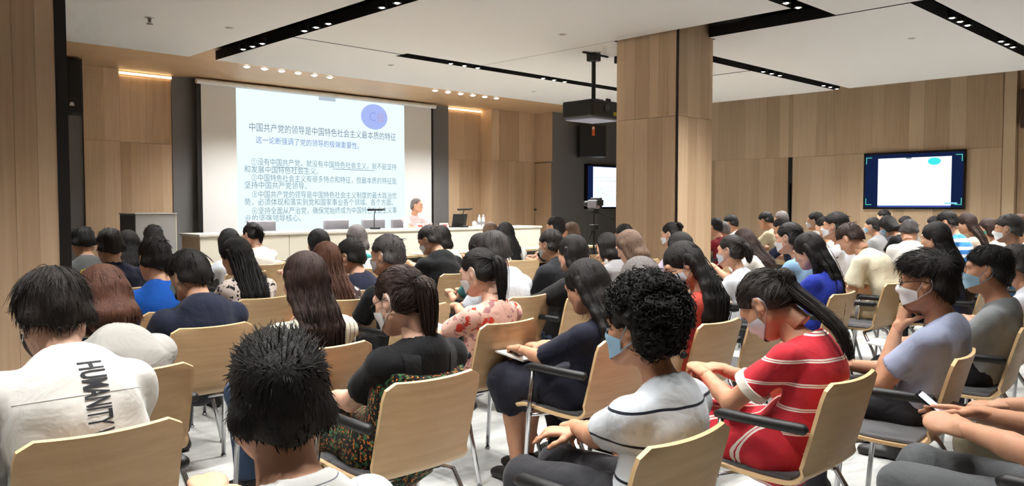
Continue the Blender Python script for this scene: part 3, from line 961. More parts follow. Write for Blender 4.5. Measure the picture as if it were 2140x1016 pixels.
def head_field(sex, h):
    f = Field((-.11, -.14, -.15), (.11, .135, .145), h)
    w = 1.0 if sex == 'm' else .95
    f.ell((0, -.016, .030), (.077 * w, .097, .096), .01)
    f.ell((0, .022, -.022), (.066 * w, .074, .088), .03)
    f.ell((0, .048, -.082), (.042 * w, .042, .034), .03)
    for s in (-1, 1):
        f.ell((s * .040 * w, .052, -.024), (.030, .036, .034), .025)
        f.cone((s * .058 * w, .005, -.055), (s * .03 * w, .06, -.09), .026, .022, .03)
    f.cone((-.040, .076, .030), (.040, .076, .030), .013, .013, .025)
    for s in (-1, 1): f.ell((s * .032, .104, .006), (.021, .020, .014), .016, sub=True)
    f.cone((0, .088, .012), (0, .106, -.026), .008, .012, .014)
    for s in (-1, 1): f.ell((s * .012, .094, -.030), (.009, .012, .008), .008)
    f.ell((0, .088, -.057), (.024, .012, .007), .010)
    f.ell((0, .087, -.067), (.020, .012, .007), .010)
    f.cone((0, -.024, -.05), (0, -.04, -.15), .056 * (1 if sex == 'm' else .88), .054 * (1 if sex == 'm' else .84), .03)
    for s in (-1, 1):
        R = Matrix.Rotation(s * math.radians(-18), 3, 'Z') @ Matrix.Rotation(math.radians(12), 3, 'X')
        f.ell((s * .083 * w, -.010, .000), (.011, .021, .034), .008, R=R)
        f.ell((s * .094 * w, -.004, .006), (.008, .010, .018), .006, R=R, sub=True)
    return f

def sample_field(f, P):
    g = (P - f.lo) / f.h
    i = np.clip(np.floor(g).astype(int), 0, f.n - 2); t = np.clip(g - i, 0, 1)
    out = 0
    for a in (0, 1):
        for b in (0, 1):
            for c in (0, 1):
                w = (t[:, 0] if a else 1 - t[:, 0]) * (t[:, 1] if b else 1 - t[:, 1]) * (t[:, 2] if c else 1 - t[:, 2])
                out = out + w * f.f[i[:, 0] + a, i[:, 1] + b, i[:, 2] + c]
    return out

HEADS = {}
def head_geo(sex, lod):
    key = (sex, lod)
    if key not in HEADS:
        h = (.0056, .009, .0135)[lod]
        v, q = head_field(sex, h).mesh()
        HEADS[key] = (v, q)
    return HEADS[key]

def head_parts(sex, lod):
    g = Geo(); v, q = head_geo(sex, lod); g.add(v, q, 0)
    if lod < 2:
        for s in (-1, 1):
            m = MB().sphere((s * .031, .0755, .007), .0125, 10); g.addmb(m, 1)
            m = MB().sphere((s * .031, .0835, .0065), .0058, 8); g.addmb(m, 2)
            m = MB().tube([(s * .014, .094, .024), (s * .032, .093, .030), (s * .050, .081, .026)], [.003, .004, .0025], 5); g.addmb(m, 2)
        m = MB().sphere((0, .0925, -.062), .010, 8, (1.9, .55, .75)); g.addmb(m, 3)
    return g

# face masks: a curved sheet just off the lower face, with ear loops
MASK_GEO = {}
def mask_geo(sex):
    if sex in MASK_GEO: return MASK_GEO[sex]
    f = head_field(sex, .006)
    na, nz = 19, 13
    az = np.radians(np.linspace(-74, 74, na)); zz = np.linspace(-.100, -.004, nz)
    A, Z = np.meshgrid(az, zz, indexing='ij')
    top = -.004 - .026 * (np.abs(A) / az[-1]) ** 1.5; bot = -.100 + .034 * (np.abs(A) / az[-1]) ** 1.5
    tz = (Z - zz[0]) / (zz[-1] - zz[0]); Z = bot + (top - bot) * tz
    D = np.stack([np.sin(A), np.cos(A), 0 * A], -1).reshape(-1, 3); C = np.stack([0 * A, .0 * A + .005, Z], -1).reshape(-1, 3)
    r = np.full(len(D), .15)
    for _ in range(40):
        d = sample_field(f, C + D * r[:, None]); r -= np.clip(d - .006, -.004, .01) * .7
    R = r.reshape(na, nz)
    for _ in range(1):   # cloth bridges the hollows of the face
        Rp = np.pad(R, 1, mode='edge')
        R = np.maximum(R, (Rp[:-2, 1:-1] + Rp[2:, 1:-1] + Rp[1:-1, :-2] + Rp[1:-1, 2:]) / 4)
    pts = C + D * R.reshape(-1)[:, None]
    out = pts + D * .0022
    id_ = np.arange(na * nz).reshape(na, nz)
    q = np.stack([id_[:-1, :-1], id_[1:, :-1], id_[1:, 1:], id_[:-1, 1:]], -1).reshape(-1, 4)
    g = Geo(); g.add(out, q); g.add(pts, q[:, ::-1])
    for s in (0, -1):
        sg = -1 if s == 0 else 1
        e0 = out.reshape(na, nz, 3)[s, -2]; e1 = out.reshape(na, nz, 3)[s, 1]
        ear = [(sg * .088, -.012, .034), (sg * .093, -.030, .018), (sg * .090, -.034, -.008), (sg * .084, -.022, -.030)]
        m = MB().tube([tuple(e0)] + ear + [tuple(e1)], .0017, 5); g.addmb(m)
    MASK_GEO[sex] = g
    return g

def glasses_geo():
    g = Geo()
    for s in (-1, 1):
        ring = [(s * .033 + .023 * math.cos(a), .105 - .008 * abs(math.cos(a)) , .004 + .016 * math.sin(a)) for a in np.linspace(0, 2 * math.pi, 17)]
        g.addmb(MB().tube(ring, .0016, 5, False))
        g.addmb(MB().tube([(s * .056, .098, .008), (s * .080, .06, .012), (s * .088, .0, .014), (s * .089, -.022, .002)], .0018, 5))
    g.addmb(MB().tube([(-.010, .106, .006), (0, .109, .009), (.010, .106, .006)], .0015, 5))
    return g

# ------------------------------------------------------------------ hair
def cap_field(style, h):
    f = Field((-.14, -.17, -.16), (.14, .15, .19), h)
    if style in ('short', 'spiky', 'fluffy', 'buzz', 'side'):
        t = {'short': .008, 'spiky': .012, 'fluffy': .018, 'buzz': .003, 'side': .014}[style]
        f.ell((0, -.020, .036), (.083 + t, .104 + t, .098 + t), .01)
        if style in ('fluffy', 'side', 'spiky'):
            f.ell((0, .025, .085), (.070, .075, .050 + t * .5), .03)
        # sides and nape kept close
        f.cone((-.060, -.052, -.03), (.060, -.052, -.03), .046, .046, .03)
        f.cone((0, -.078, -.02), (0, -.070, -.075), .052, .040, .03)
        # hairline: forehead high, above the ears, down to the nape
        n = np.array([0, .63, -.777])
        f.plane_cut((0, .055, .046), n, .012)
        f.plane_cut((0, .02, .0), np.array([0, .94, -.34]), .01) if style == 'buzz' else None
        for s in (-1, 1): f.ell((s * .092, .002, -.008), (.034, .036, .050), .01, sub=True)
        f.ell((0, .12, -.01), (.095, .062, .070), .015, sub=True)
    elif style in ('tied', 'bun'):
        f.ell((0, -.020, .034), (.084, .106, .098), .01)
        f.cone((-.055, -.055, -.02), (.055, -.055, -.02), .046, .046, .03)
        f.plane_cut((0, .058, .040), np.array([0, .70, -.714]), .012)
        for s in (-1, 1): f.ell((s * .094, .000, -.006), (.034, .034, .050), .01, sub=True)
        f.ell((0, .125, -.012), (.090, .062, .074), .015, sub=True)
    elif style in ('long', 'bob', 'loose'):
        f.ell((0, -.018, .034), (.089, .108, .101), .01)
        f.cone((-.050, -.045, .0), (-.062, -.045, -.09), .046, .036, .03)
        f.cone((.050, -.045, .0), (.062, -.045, -.09), .046, .036, .03)
        f.cone((0, -.06, .0), (0, -.075, -.10), .062, .05, .03)
        if style == 'bob':
            for s in (-1, 1): f.cone((s * .078, .005, .03), (s * .082, .0, -.085), .026, .028, .02)
            f.cone((-.055, -.07, -.09), (.055, -.07, -.09), .036, .036, .03)
        f.ell((0, .118, -.030), (.076, .080, .088), .02, sub=True)
        f.ell((0, .02, -.12), (.060, .055, .08), .015, sub=True)
    elif style == 'curly':
        f.ell((0, -.028, .045), (.104, .118, .108), .01)
        f.cone((-.06, -.06, -.03), (.06, -.06, -.03), .056, .056, .03)
        f.ell((0, .11, -.03), (.085, .062, .090), .015, sub=True)
        for s in (-1, 1): f.ell((s * .098, .022, -.022), (.036, .034, .044), .01, sub=True)
        f.ell((0, .02, -.14), (.070, .075, .08), .015, sub=True)
        rg = np.random.default_rng(5)
        for _ in range(330):
            d = rg.normal(size=3); d /= np.linalg.norm(d)
            if d[2] < -.62 or (d[1] > .55 and d[2] < .30): continue
            if abs(d[0]) > .72 and d[2] < -.05 and d[1] > -.12: continue
            p = np.array((0, -.028, .040)) + d * np.array((.106, .118, .110)) * rg.uniform(.92, 1.06)
            if d[2] < -.2: p[2] += .02; p[1] -= .012
            rr = rg.uniform(.010, .021)
            f.ell(p, (rr, rr, rr), .006)
    return f

CAPS = {}
WHORL = np.array((.008, -.055, .13))
def cap_geo(style, lod, length=1.0):
    key = (style, lod)
    if key in CAPS: return CAPS[key]
    h = (.006, .0095, .014)[lod]
    v, q = cap_field(style, h).mesh()
    g = Geo(); g.add(v, q)
    cnt = (2600, 340, 50)[lod]
    if style == 'curly': cnt = cnt // 2
    if style == 'buzz': cnt = cnt // 4
    if len(v):
        rg = np.random.default_rng(len(style) * 31 + lod)
        nm = vnormals(v, q)
        out = np.nonzero(((v - np.array((0, -.02, .03))) * nm).sum(1) > .02)[0]
        w_ = 1 + 1.2 * np.clip((v[out, 2] - .03) / .1, 0, 1) if style in ('spiky', 'fluffy', 'side') else np.ones(len(out))
        ear = (np.abs(v[out, 0]) > .05) & (np.abs(v[out, 1] - .004) < .045) & (v[out, 2] < .055)
        if style not in ('long', 'bob', 'loose'): w_ = np.where(ear, .05, w_)
        pick = rg.choice(out, cnt, p=w_ / w_.sum())
        p = v[pick]; n = nm[pick]
        if style == 'curly':
            m = 7; s = np.linspace(0, 1, m)
            ph = rg.uniform(0, 6.28, cnt); tx = np.cross(n, rg.normal(size=(cnt, 3))); tx /= np.linalg.norm(tx, axis=1, keepdims=True) + 1e-9; ty = np.cross(n, tx)
            an = ph[:, None] + s[None] * rg.uniform(4, 9, cnt)[:, None]
            rad = rg.uniform(.006, .013, cnt)[:, None]
            path = p[:, None] + n[:, None] * (s[None, :, None] * rg.uniform(.004, .022, cnt)[:, None, None]) + tx[:, None] * (np.cos(an) * rad)[..., None] + ty[:, None] * (np.sin(an) * rad)[..., None]
            tv, tq = tubes(path, rg.uniform(.0016, .0032, cnt)); g.add(tv, tq)
        else:
            d = p - WHORL
            if style in ('tied', 'bun'):
                d = np.array((0, -.115, .03)) - p
            if style == 'side': d = d + np.array((.10, .06, 0))
            if style == 'spiky':
                tp = np.clip((p[:, 2:3] - .0) / .09, 0, 1)
                d = d * .25 + np.array((.01, .06, .05)) * tp + np.array((0, -.01, -.09)) * (1 - tp)
            if style in ('long', 'bob', 'loose'): d = d * .35 + np.array((0, -.02, -.10))
            d = d - n * (d * n).sum(1, keepdims=True)
            d /= np.linalg.norm(d, axis=1, keepdims=True) + 1e-9
            d = d + rg.normal(size=d.shape) * {'spiky': .30, 'fluffy': .2, 'side': .18, 'short': .3, 'buzz': .3}.get(style, .09)
            topness = np.clip((p[:, 2] - .02) / .09, 0, 1)
            L = {'spiky': .014 + .015 * topness, 'fluffy': .030 + .030 * topness, 'side': .035 + .03 * topness, 'short': .014 + .018 * topness, 'buzz': .008 + 0 * topness}.get(style, .06 + 0 * topness) * rg.uniform(.6, 1.25, cnt)
            lift = {'spiky': .34, 'fluffy': .13, 'side': .16, 'short': .25, 'buzz': .3}.get(style, .035)
            m = 4; s = np.linspace(0, 1, m)
            path = p[:, None] - n[:, None] * .003 + d[:, None] * (L[:, None] * s[None])[..., None] + n[:, None] * ((L * lift * rg.uniform(.3, 1.2, cnt))[:, None] * (s[None] ** 1.0))[..., None]
            path = path - np.array((0, 0, 1.0)) * (s[None, :, None] ** 2) * (L[:, None, None] * {'fluffy': .30, 'side': .25}.get(style, .10))
            curv = -n[:, None] * (s[None, :, None] ** 2) * (L[:, None, None] ** 2 / .11 * (.5 if style not in ('spiky',) else .2))
            path = path + curv
            tv, tq = tubes(path, rg.uniform(.0010, .0020, cnt) * (1, 2.0, 3.6)[lod]); g.add(tv, tq)
    CAPS[key] = g
    return g

def strand_sheet(g, chains, rg, cnt, rad, spread):
    """strands that follow a set of guide chains (k, m, 3)"""
    chains = np.array(chains); K, m, _ = chains.shape
    a = rg.uniform(0, K - 1.001, cnt); i = a.astype(int); t = (a - i)[:, None, None]
    path = chains[i] * (1 - t) + chains[np.minimum(i + 1, K - 1)] * t
    off = rg.normal(size=(cnt, 1, 3)) * spread
    wob = rg.normal(size=(cnt, m, 3)) * spread * .18
    cut = rg.uniform(.8, 1.03, cnt)
    s = np.linspace(0, 1, m)
    res = np.empty_like(path)
    src = np.clip(s[None] * cut[:, None], 0, 1) * (m - 1)
    lo = np.clip(np.floor(src).astype(int), 0, m - 2); fr = (src - lo)[..., None]
    ar = np.arange(cnt)[:, None]
    res = path[ar, lo] * (1 - fr) + path[ar, lo + 1] * fr
    tv, tq = tubes(res + off + wob, rg.uniform(.6, 1.3, cnt) * rad); g.add(tv, tq)

def catmull(pts, m):
    pts = np.array(pts, float); n = len(pts)
    t = np.linspace(0, n - 1, m); i = np.clip(t.astype(int), 0, n - 2); f = (t - i)[:, None]
    p0 = pts[np.maximum(i - 1, 0)]; p1 = pts[i]; p2 = pts[i + 1]; p3 = pts[np.minimum(i + 2, n - 1)]
    return .5 * ((2 * p1) + (p2 - p0) * f + (2 * p0 - 5 * p1 + 4 * p2 - p3) * f ** 2 + (3 * p1 - p0 - 3 * p2 + p3) * f ** 3)

# ------------------------------------------------------------------ hands
HANDS = {}
def hand_geo(pose, lod):
    """right hand, wrist at origin, fingers along +Y, palm down, thumb to -X"""
    key = (pose, lod)
    if key in HANDS: return HANDS[key]
    h = (.0044, .0085, .0120)[lod]
    f = Field((-.10, -.05, -.11), (.08, .21, .05), h)
    curl = {'rest': (18, 22, 16), 'curl': (42, 48, 30), 'flat': (8, 10, 8), 'hold': (55, 60, 40)}[pose]
    f.cone((0, -.03, 0), (0, .02, 0), .024, .024, .02)
    f.flat([(-.004, .015, -.002), (0, .085, -.003)], [.036, .043], (0, 0, 1), 2.6, .02)
    L = [(.044, .024, .020), (.049, .028, .022), (.045, .026, .021), (.035, .020, .018)]
    X = (-.030, -.010, .011, .030); Yb = (.086, .091, .087, .078)
    for i in range(4):
        p = np.array((X[i], Yb[i] - .012, -.002)); a = 0; sp = math.radians((-6, -1, 4, 10)[i])
        r = (.0088, .0092, .0088, .0078)[i]
        for j in range(3):
            a += math.radians(curl[j] + (i - 1.5) * 3)
            d = np.array((math.sin(sp) * math.cos(a), math.cos(sp) * math.cos(a), -math.sin(a)))
            e = p + d * L[i][j]
            f.cone(p, e, r, r * .9, .006 if j else .010)
            p = e; r *= .9
    p = np.array((-.026, .022, -.008))
    th = {'rest': (-40, -25), 'curl': (-35, -40), 'flat': (-40, -8), 'hold': (-30, -50)}[pose]
    for j, (ln, r) in enumerate(((.040, .0125), (.032, .0105), (.024, .0092))):
        an = math.radians((-38, -20, -6)[j]); dn = math.radians(th[0] * .5 if j == 0 else th[1] * (.6 + .4 * j))
        d = np.array((math.sin(an) * math.cos(dn), math.cos(an) * math.cos(dn), math.sin(dn)))
        e = p + d * ln
        f.cone(p, e, r, r * .92, .010); p = e
    v, q = f.mesh()
    HANDS[key] = (v, q)
    return HANDS[key]

# ------------------------------------------------------------------ people
def V(*a): return np.array(a, float)
def unit(a): return a / (np.linalg.norm(a) + 1e-9)
def ik(S, W, l1, l2, hint):
    d = W - S; D = np.linalg.norm(d)
    if D > (l1 + l2) * .985: W = S + d / D * (l1 + l2) * .985; d = W - S; D = np.linalg.norm(d)
    D = max(D, abs(l1 - l2) + .02)
    u = d / np.linalg.norm(d)
    a = (l1 * l1 - l2 * l2 + D * D) / (2 * D)
    hgt = math.sqrt(max(l1 * l1 - a * a, 0))
    hn = hint - u * (hint @ u); hn = unit(hn)
    return S + u * a + hn * hgt, W

ARMS = {   # wrist targets (right x given; left mirrored) relative to hip ground point, hand pose
    'lap': ((.07, .34, .66), 'rest'), 'lap_wide': ((.13, .36, .645), 'rest'), 'phone': ((.055, .31, .76), 'curl'),
    'write': ((.10, .37, .70), 'curl'), 'table': ((.17, .46, .80), 'rest'), 'fold': ((.02, .25, .70), 'rest')}

PCOUNT = 0
def person(h, label, who, sex='m', lod=1, yaw=0, lean=.10, pitch=18, hyaw=0, roll=0, hair='short', hc='black', hlen=.3,
           top='tee', tm=None, bm=None, sleeve=None, mask=None, glasses=False, arms='lap', larm=None, rarm=None, skin='a',
           skirt=None, collar=None, build=1.0, chair=True, slouch=.03, shoes=True, hands=None, cdx=0.0, hlod=None, legs=None, extra=None, group=None, cy=None, hs=1.0, fat=1.0):
    """h = top of the head in the room; facing +Y turned by yaw"""
    global PCOUNT
    PCOUNT += 1
    hx, hy, hz = h
    yw = math.radians(yaw)
    fw = (-math.sin(yw), math.cos(yw))
    if cy is not None: lean = hy - (cy + .26)
    if lean < .02: slouch = min(slouch, .012)
    ox, oy = hx - fw[0] * lean, hy - fw[1] * lean     # hip on the floor plan
    pr = math.radians(pitch)
    m = sex == 'm'
    # --- joints in local space (hips over the origin, facing +Y)
    HR = Matrix.Rotation(math.radians(hyaw), 4, 'Z') @ Matrix.Rotation(math.radians(roll), 4, 'Y') @ Matrix.Rotation(-pr, 4, 'X')
    hcen = V(0, lean, hz - {'fluffy': .160, 'spiky': .154, 'side': .156, 'curly': .168}.get(hair, .142) * hs * max(math.cos(pr), .75))            # centre of the head
    nb = hcen + np.array(HR.to_3x3() @ Vector((0, -.045, -.10)) ) * hs + V(0, -.030 - .02 * math.sin(pr), -.105)   # neck base
    pel = V(0, 0, .545)
    u = unit(nb - pel); fd = unit(V(0, u[2], -u[1]))
    Lt = np.linalg.norm(nb - pel)
    sw = (.168 if m else .142) * build
    wa = pel + u * Lt * .38 - fd * slouch
    ch = pel + u * Lt * .70 - fd * slouch * .9
    uc = pel + u * Lt * .86 - fd * slouch * .4
    sh = {s: pel + u * (Lt - .040) + V(s * sw, 0, 0) + fd * .012 - fd * slouch * .2 for s in (-1, 1)}
    hip = {s: V(s * .088, .02, .53) for s in (-1, 1)}
    lg = legs or {}
    kn = {s: V(*lg.get(('k', s), (s * (.125 if m else .085), .45, .515))) for s in (-1, 1)}
    an = {s: V(*lg.get(('a', s), (s * (.12 if m else .08), .43 + (.06 if s > 0 else -.03), .085))) for s in (-1, 1)}
    el, wr, hp = {}, {}, {}
    for s in (-1, 1):
        spec = rarm if s > 0 else larm
        if spec is None: spec = ARMS[arms] if arms != 'none' else ARMS['lap']
        if spec == 'chin':
            spec = (tuple(hcen + V(s * .045, .105, -.215)), 'curl', (-s * .30, -.22, .93), (s * .3, .3, -1), (s * .6, .75, .1))
            if s > 0: rarm = spec
            else: larm = spec
        if isinstance(spec, str): spec = ARMS[spec]
        W = V(spec[0][0] * s if len(spec) < 3 else spec[0][0], spec[0][1], spec[0][2])
        if len(spec) < 3: W = W + V(0, lean * .25, 0)
        hint = V(s * .55, -.45, -.75) if len(spec) < 4 else V(*spec[3])
        el[s], wr[s] = ik(sh[s], W, .285 * (1 if m else .94), .245 * (1 if m else .94), hint)
        hp[s] = spec[1]
    # --- fields
    lo = V(-.42, -.28, -.01); hi = V(.42, .80, hz + .05)
    hb = (.016, .026, .033)[lod]
    body = Field(lo, hi, hb)
    kk = .035
    rp, rw_, rc = (.146, .128, .148) if m else (.144, .108, .126)
    rp *= build * fat; rw_ *= build * fat; rc *= build * (1 + (fat - 1) * .6)
    body.flat([pel, wa, ch, uc], [rp - .014, rw_ - .014, rc - .014, rc * .80], fd, 1.68, kk)
    neck_r = .056 if m else .046
    body.cone(nb - u * .03, hcen + np.array(HR.to_3x3() @ Vector((0, -.028, -.045))), neck_r * 1.08, neck_r * .98, .04)
    for s in (-1, 1):
        body.cone(nb - u * .045, sh[s], .044, .045, .04)
        ra = (.049, .042, .040, .028) if m else (.043, .036, .034, .024)
        ra = [x * build ** .5 for x in ra]
        body.cone(sh[s], el[s], ra[0], ra[1], .03)
        body.cone(el[s], el[s] + (wr[s] - el[s]) * .35, ra[1] * .98, ra[2], .015)
        body.cone(el[s] + (wr[s] - el[s]) * .35, wr[s], ra[2], ra[3], .015)
        body.cone(hip[s], kn[s], .078, .056, .04)
        body.cone(kn[s], kn[s] + (an[s] - kn[s]) * .4, .054, .052, .02)
        body.cone(kn[s] + (an[s] - kn[s]) * .4, an[s], .052, .034, .02)
        body.flat([an[s] + V(0, -.03, -.045), an[s] + V(0, .13, -.058)], [.034, .036], (0, 0, 1), 1.4, .02)
    g = Geo(); v, q = body.mesh(); g.add(v, q)
    hg = head_parts(sex, lod).xf(Matrix.Translation(Vector(hcen)) @ HR @ Matrix.Scale(hs, 4))
    for vv, qq, mm in zip(hg.v, hg.q, hg.mi): pass
    off = g.n
    for vv in hg.v: g.v.append(vv); g.n += len(vv)
    for qq, mm in zip(hg.q, hg.mi):
        g.q.append(np.where(qq < 0, qq, qq + off)); g.mi.append(mm)
    for s in (-1, 1):
        hv, hq = hand_geo(hp[s], lod)
        hv = hv.copy()
        if s < 0: hv[:, 0] *= -1; hq = hq[:, ::-1]
        hv *= (1.0 if m else .92)
        fdir = unit(wr[s] - el[s])
        dz = V(0, 0, 1.0)
        spec = (rarm if s > 0 else larm)
        if isinstance(spec, tuple) and len(spec) >= 3 and spec[2] is not None:
            fdir = unit(V(*spec[2])) if np.linalg.norm(spec[2]) > 0 else fdir
        else:
            fdir = unit(fdir + V(-s * .3, .2, -.15))
        if isinstance(spec, tuple) and len(spec) >= 5: dz = V(*spec[4])
        xd = unit(np.cross(fdir, dz)); zd = np.cross(xd, fdir)
        R = np.stack([xd, fdir, zd], 1)
        g.add(hv @ R.T + wr[s], hq)
    me = g.mesh('person', [skin_mat(skin), eye_white, eye_dark, lip_m])
    P = bpy.data.objects.new('person', me)
    COL.objects.link(P)
    P.location = (ox, oy, 0); P.rotation_euler = (0, 0, yw)
    tag(P, label, 'person', group)
    # --- top garment
    sv = sleeve if sleeve is not None else {'tee': .66, 'shirt': .72, 'polo': .70, 'long': 2.0, 'dress': .62, 'jacket': 2.0, 'wide': .9, 'vest': .0}[top]
    hsft = (.0105, .016, .023)[lod]
    f = Field(V(-.42, -.28, .36), V(.42, .62, hz + .02), hsft)
    o = {'tee': .016, 'shirt': .024, 'polo': .020, 'long': .022, 'dress': .015, 'jacket': .030, 'wide': .025, 'vest': .015}[top]
    hem = pel - u * .05
    f.flat([pel - u * .02, wa, ch, uc], [rp + o + .012, rw_ + o + .016, rc + o, rc * .82 + o], fd, 1.60, kk, cut=(hem, -u))
    for s in (-1, 1):
        f.cone(nb - u * .045, sh[s], .043 + o * .6, .046 + o * .6, .04)
        if sv > 0:
            e = sh[s] + (el[s] - sh[s]) * min(sv, 1.0)
            ax = unit(el[s] - sh[s])
            fl = .010 if top in ('shirt', 'polo', 'wide') else .004
            if sv <= 1:
                f.cone(sh[s], e + ax * .05, ra[0] + o * .8, ra[1] + o + fl + .006, .03, cut=(e, ax))
            else:
                f.cone(sh[s], el[s], ra[0] + o, ra[1] + o, .04)
                t = min(sv - 1, .95); e2 = el[s] + (wr[s] - el[s]) * t; ax2 = unit(wr[s] - el[s])
                f.cone(el[s], e2 + ax2 * .03, ra[1] + o, ra[3] + o + .004, .02, cut=(e2, ax2))
    if lod < 2: f.ripple(.0035 if top in ('tee', 'dress', 'vest') else .0055, 34, PCOUNT)
    if top == 'tank': pass
    nk = {'tee': .012, 'shirt': .006, 'polo': .007, 'long': .012, 'dress': .022, 'jacket': .010, 'wide': .026, 'vest': .03}[top]
    f.cone(nb + u * .030 + fd * .018, hcen + V(0, .02, .02), neck_r + nk * .8, neck_r + nk + .05, .008, sub=True)
    v, q = f.mesh()
    nmn = {'tee': 't_shirt', 'shirt': 'shirt', 'polo': 'polo_shirt', 'long': 'long_sleeved_top', 'dress': 'dress', 'jacket': 'jacket', 'wide': 'sweatshirt', 'vest': 'vest'}[top]
    gs = Geo(); gs.add(v, q)
    shirt = link(nmn, gs.mesh(nmn, [tm]), None, P)
    if collar is not None or top in ('shirt', 'polo'):
        if lod < 2:
            cm = collar or tm
            rings = []
            nd = unit(hcen + np.array(HR.to_3x3() @ Vector((0, -.03, -.06))) - nb)
            cx = V(1, 0, 0); cyv = unit(np.cross(nd, cx))
            c0 = nb + nd * .004
            gg = MB(); N_ = 22
            prof = ((neck_r + .008, .038), (neck_r + .017, .040), (neck_r + .034, -.004), (neck_r + .028, -.012))
            vs = []
            for (r, zz_) in prof:
                for k in range(N_):
                    a = 2 * math.pi * k / N_ + math.pi / 2
                    dip = -.018 * max(0, -math.sin(a) * -1) if False else 0
                    p = c0 + cx * (r * math.cos(a)) + cyv * (r * math.sin(a) * 1.02) + nd * (zz_ - .012 * (math.sin(a) > .6) * 0)
                    vs.append(p)
            fs = []
            for i in range(3):
                for k in range(N_):
                    fs.append((i * N_ + k, i * N_ + (k + 1) % N_, (i + 1) * N_ + (k + 1) % N_, (i + 1) * N_ + k))
            gg.add(vs, fs); gg.build('collar', cm, P, True)
    # --- lower garment
    f = Field(V(-.30, -.26, -.0), V(.30, .66, .72), (.021, .028, .038)[lod])
    if skirt:
        f.flat([pel + u * .06, pel - V(0, 0, .02)], [rw_ + .022, rp + .02], fd, 1.45, .03)
        for s in (-1, 1):
            f.cone(hip[s], kn[s] + V(0, skirt[0], 0), .105, .098, .08)
        f.cone(hip[-1] * .3 + hip[1] * .7 + V(0, .1, 0), kn[-1] * .3 + kn[1] * .7, .09, .08, .06)
        f.cone(hip[-1] * .7 + hip[1] * .3 + V(0, .1, 0), kn[-1] * .7 + kn[1] * .3, .09, .08, .06)
        if skirt[1] > 0:
            for s in (-1, 1):
                f.cone(kn[s] + V(0, .0, 0), kn[s] + (an[s] - kn[s]) * skirt[1], .088, .085, .06, cut=(kn[s] + (an[s] - kn[s]) * skirt[1], unit(an[s] - kn[s])))
        if lod < 2: f.ripple(.006, 40, PCOUNT + 5)
        nm2 = 'skirt'
    else:
        f.flat([pel + u * .05, pel - V(0, 0, .02)], [rw_ + .012, rp + .006], fd, 1.5, .03)
        for s in (-1, 1):
            f.cone(hip[s], kn[s], .092, .070, .05)
            f.cone(kn[s], an[s], .068, .054, .03, cut=(an[s] - unit(an[s] - kn[s]) * .01, unit(an[s] - kn[s])))
        if lod < 2: f.ripple(.005, 40, PCOUNT + 5)
        nm2 = 'trousers'
    v, q = f.mesh(); gs = Geo(); gs.add(v, q)
    link(nm2, gs.mesh(nm2, [bm]), None, P)
    if shoes:
        for s in (-1, 1):
            f = Field(an[s] + V(-.08, -.10, -.10), an[s] + V(.08, .24, .03), (.012, .018, .026)[lod])
            f.flat([an[s] + V(0, -.035, -.05), an[s] + V(0, .06, -.05), an[s] + V(0, .145, -.060)], [.042, .046, .044], (0, 0, 1), 1.35, .02)
            f.cone(an[s] + V(0, -.02, -.05), an[s] + V(0, -.01, -.005), .042, .040, .02)
            f.plane_cut(an[s] + V(0, 0, -.083), (0, 0, -1), .004)
            v, q = f.mesh(); gs = Geo(); gs.add(v, q)
            link('shoe', gs.mesh('shoe', [mat('shoe_dark', (34, 32, 32), .5)]), None, P)
    # --- hair
    HM = Matrix.Translation(Vector(hcen)) @ HR @ Matrix.Scale(hs, 4)
    style = hair
    capst = {'pony': 'tied', 'bun': 'bun', 'long': 'long', 'loose': 'loose'}.get(hair, hair)
    if hair != 'bald':
        lod_b, lod = lod, (hlod if hlod is not None else lod)
        cg = cap_geo(capst, lod)
        gh = Geo()
        off = 0
        Mx = np.array(HM)
        for vv in cg.v: gh.v.append(vv @ Mx[:3, :3].T + Mx[:3, 3]); gh.n += len(vv)
        gh.q = list(cg.q); gh.mi = list(cg.mi)
        rg = np.random.default_rng(PCOUNT)
        def hp_(x, y, z): return np.array(HM @ Vector((x, y, z)))
        nst = (700, 180, 40)[lod]
        if hair in ('long', 'loose'):
            back = nb - fd * (.118 if not m else .13)
            chains = []
            K = 7
            for i in range(K):
                x = (i / (K - 1) - .5) * 2
                p0 = hp_(x * .080, -.030 - .060 * (1 - x * x), .03)
                p1 = hp_(x * .086, -.040 - .060 * (1 - x * x), -.075)
                if hair == 'loose' and abs(x) > .8:
                    p2 = nb + V(x * .085, .03, -.02); p3 = nb + V(x * .10, .09, -hlen)
                else:
                    p2 = nb + V(x * .090, 0, 0) - fd * (.055 + .024 * (1 - x * x)) + u * .02
                    p3 = nb + V(x * .085, 0, 0) - fd * (.082 + .022 * (1 - x * x) + slouch * .8) - u * (hlen * .5)
                p4 = p3 + (-u) * hlen * .5 + V(-x * .02, 0, 0) - V(0, .004, 0)
                chains.append(catmull([p0, p1, p2, p3, p4] if not (hair == 'loose' and abs(x) > .8) else [p0, p1, p2, p3], 9))
            chains = np.array(chains)
            lo_ = chains.reshape(-1, 3).min(0) - .08; hi_ = chains.reshape(-1, 3).max(0) + .08
            fh = Field(lo_, hi_, (.0085, .012, .018)[lod])
            for c in chains:
                for j in range(8): fh.cone(c[j], c[j + 1], .024 - .0012 * j, .024 - .0012 * (j + 1), .022)
            v, q = fh.mesh(); gh.add(v, q)
            strand_sheet(gh, chains - fd * .010, rg, nst, (.0022, .0032, .005)[lod], .011)
            strand_sheet(gh, chains - fd * .020, rg, nst // 2, (.0020, .003, .005)[lod], .007)
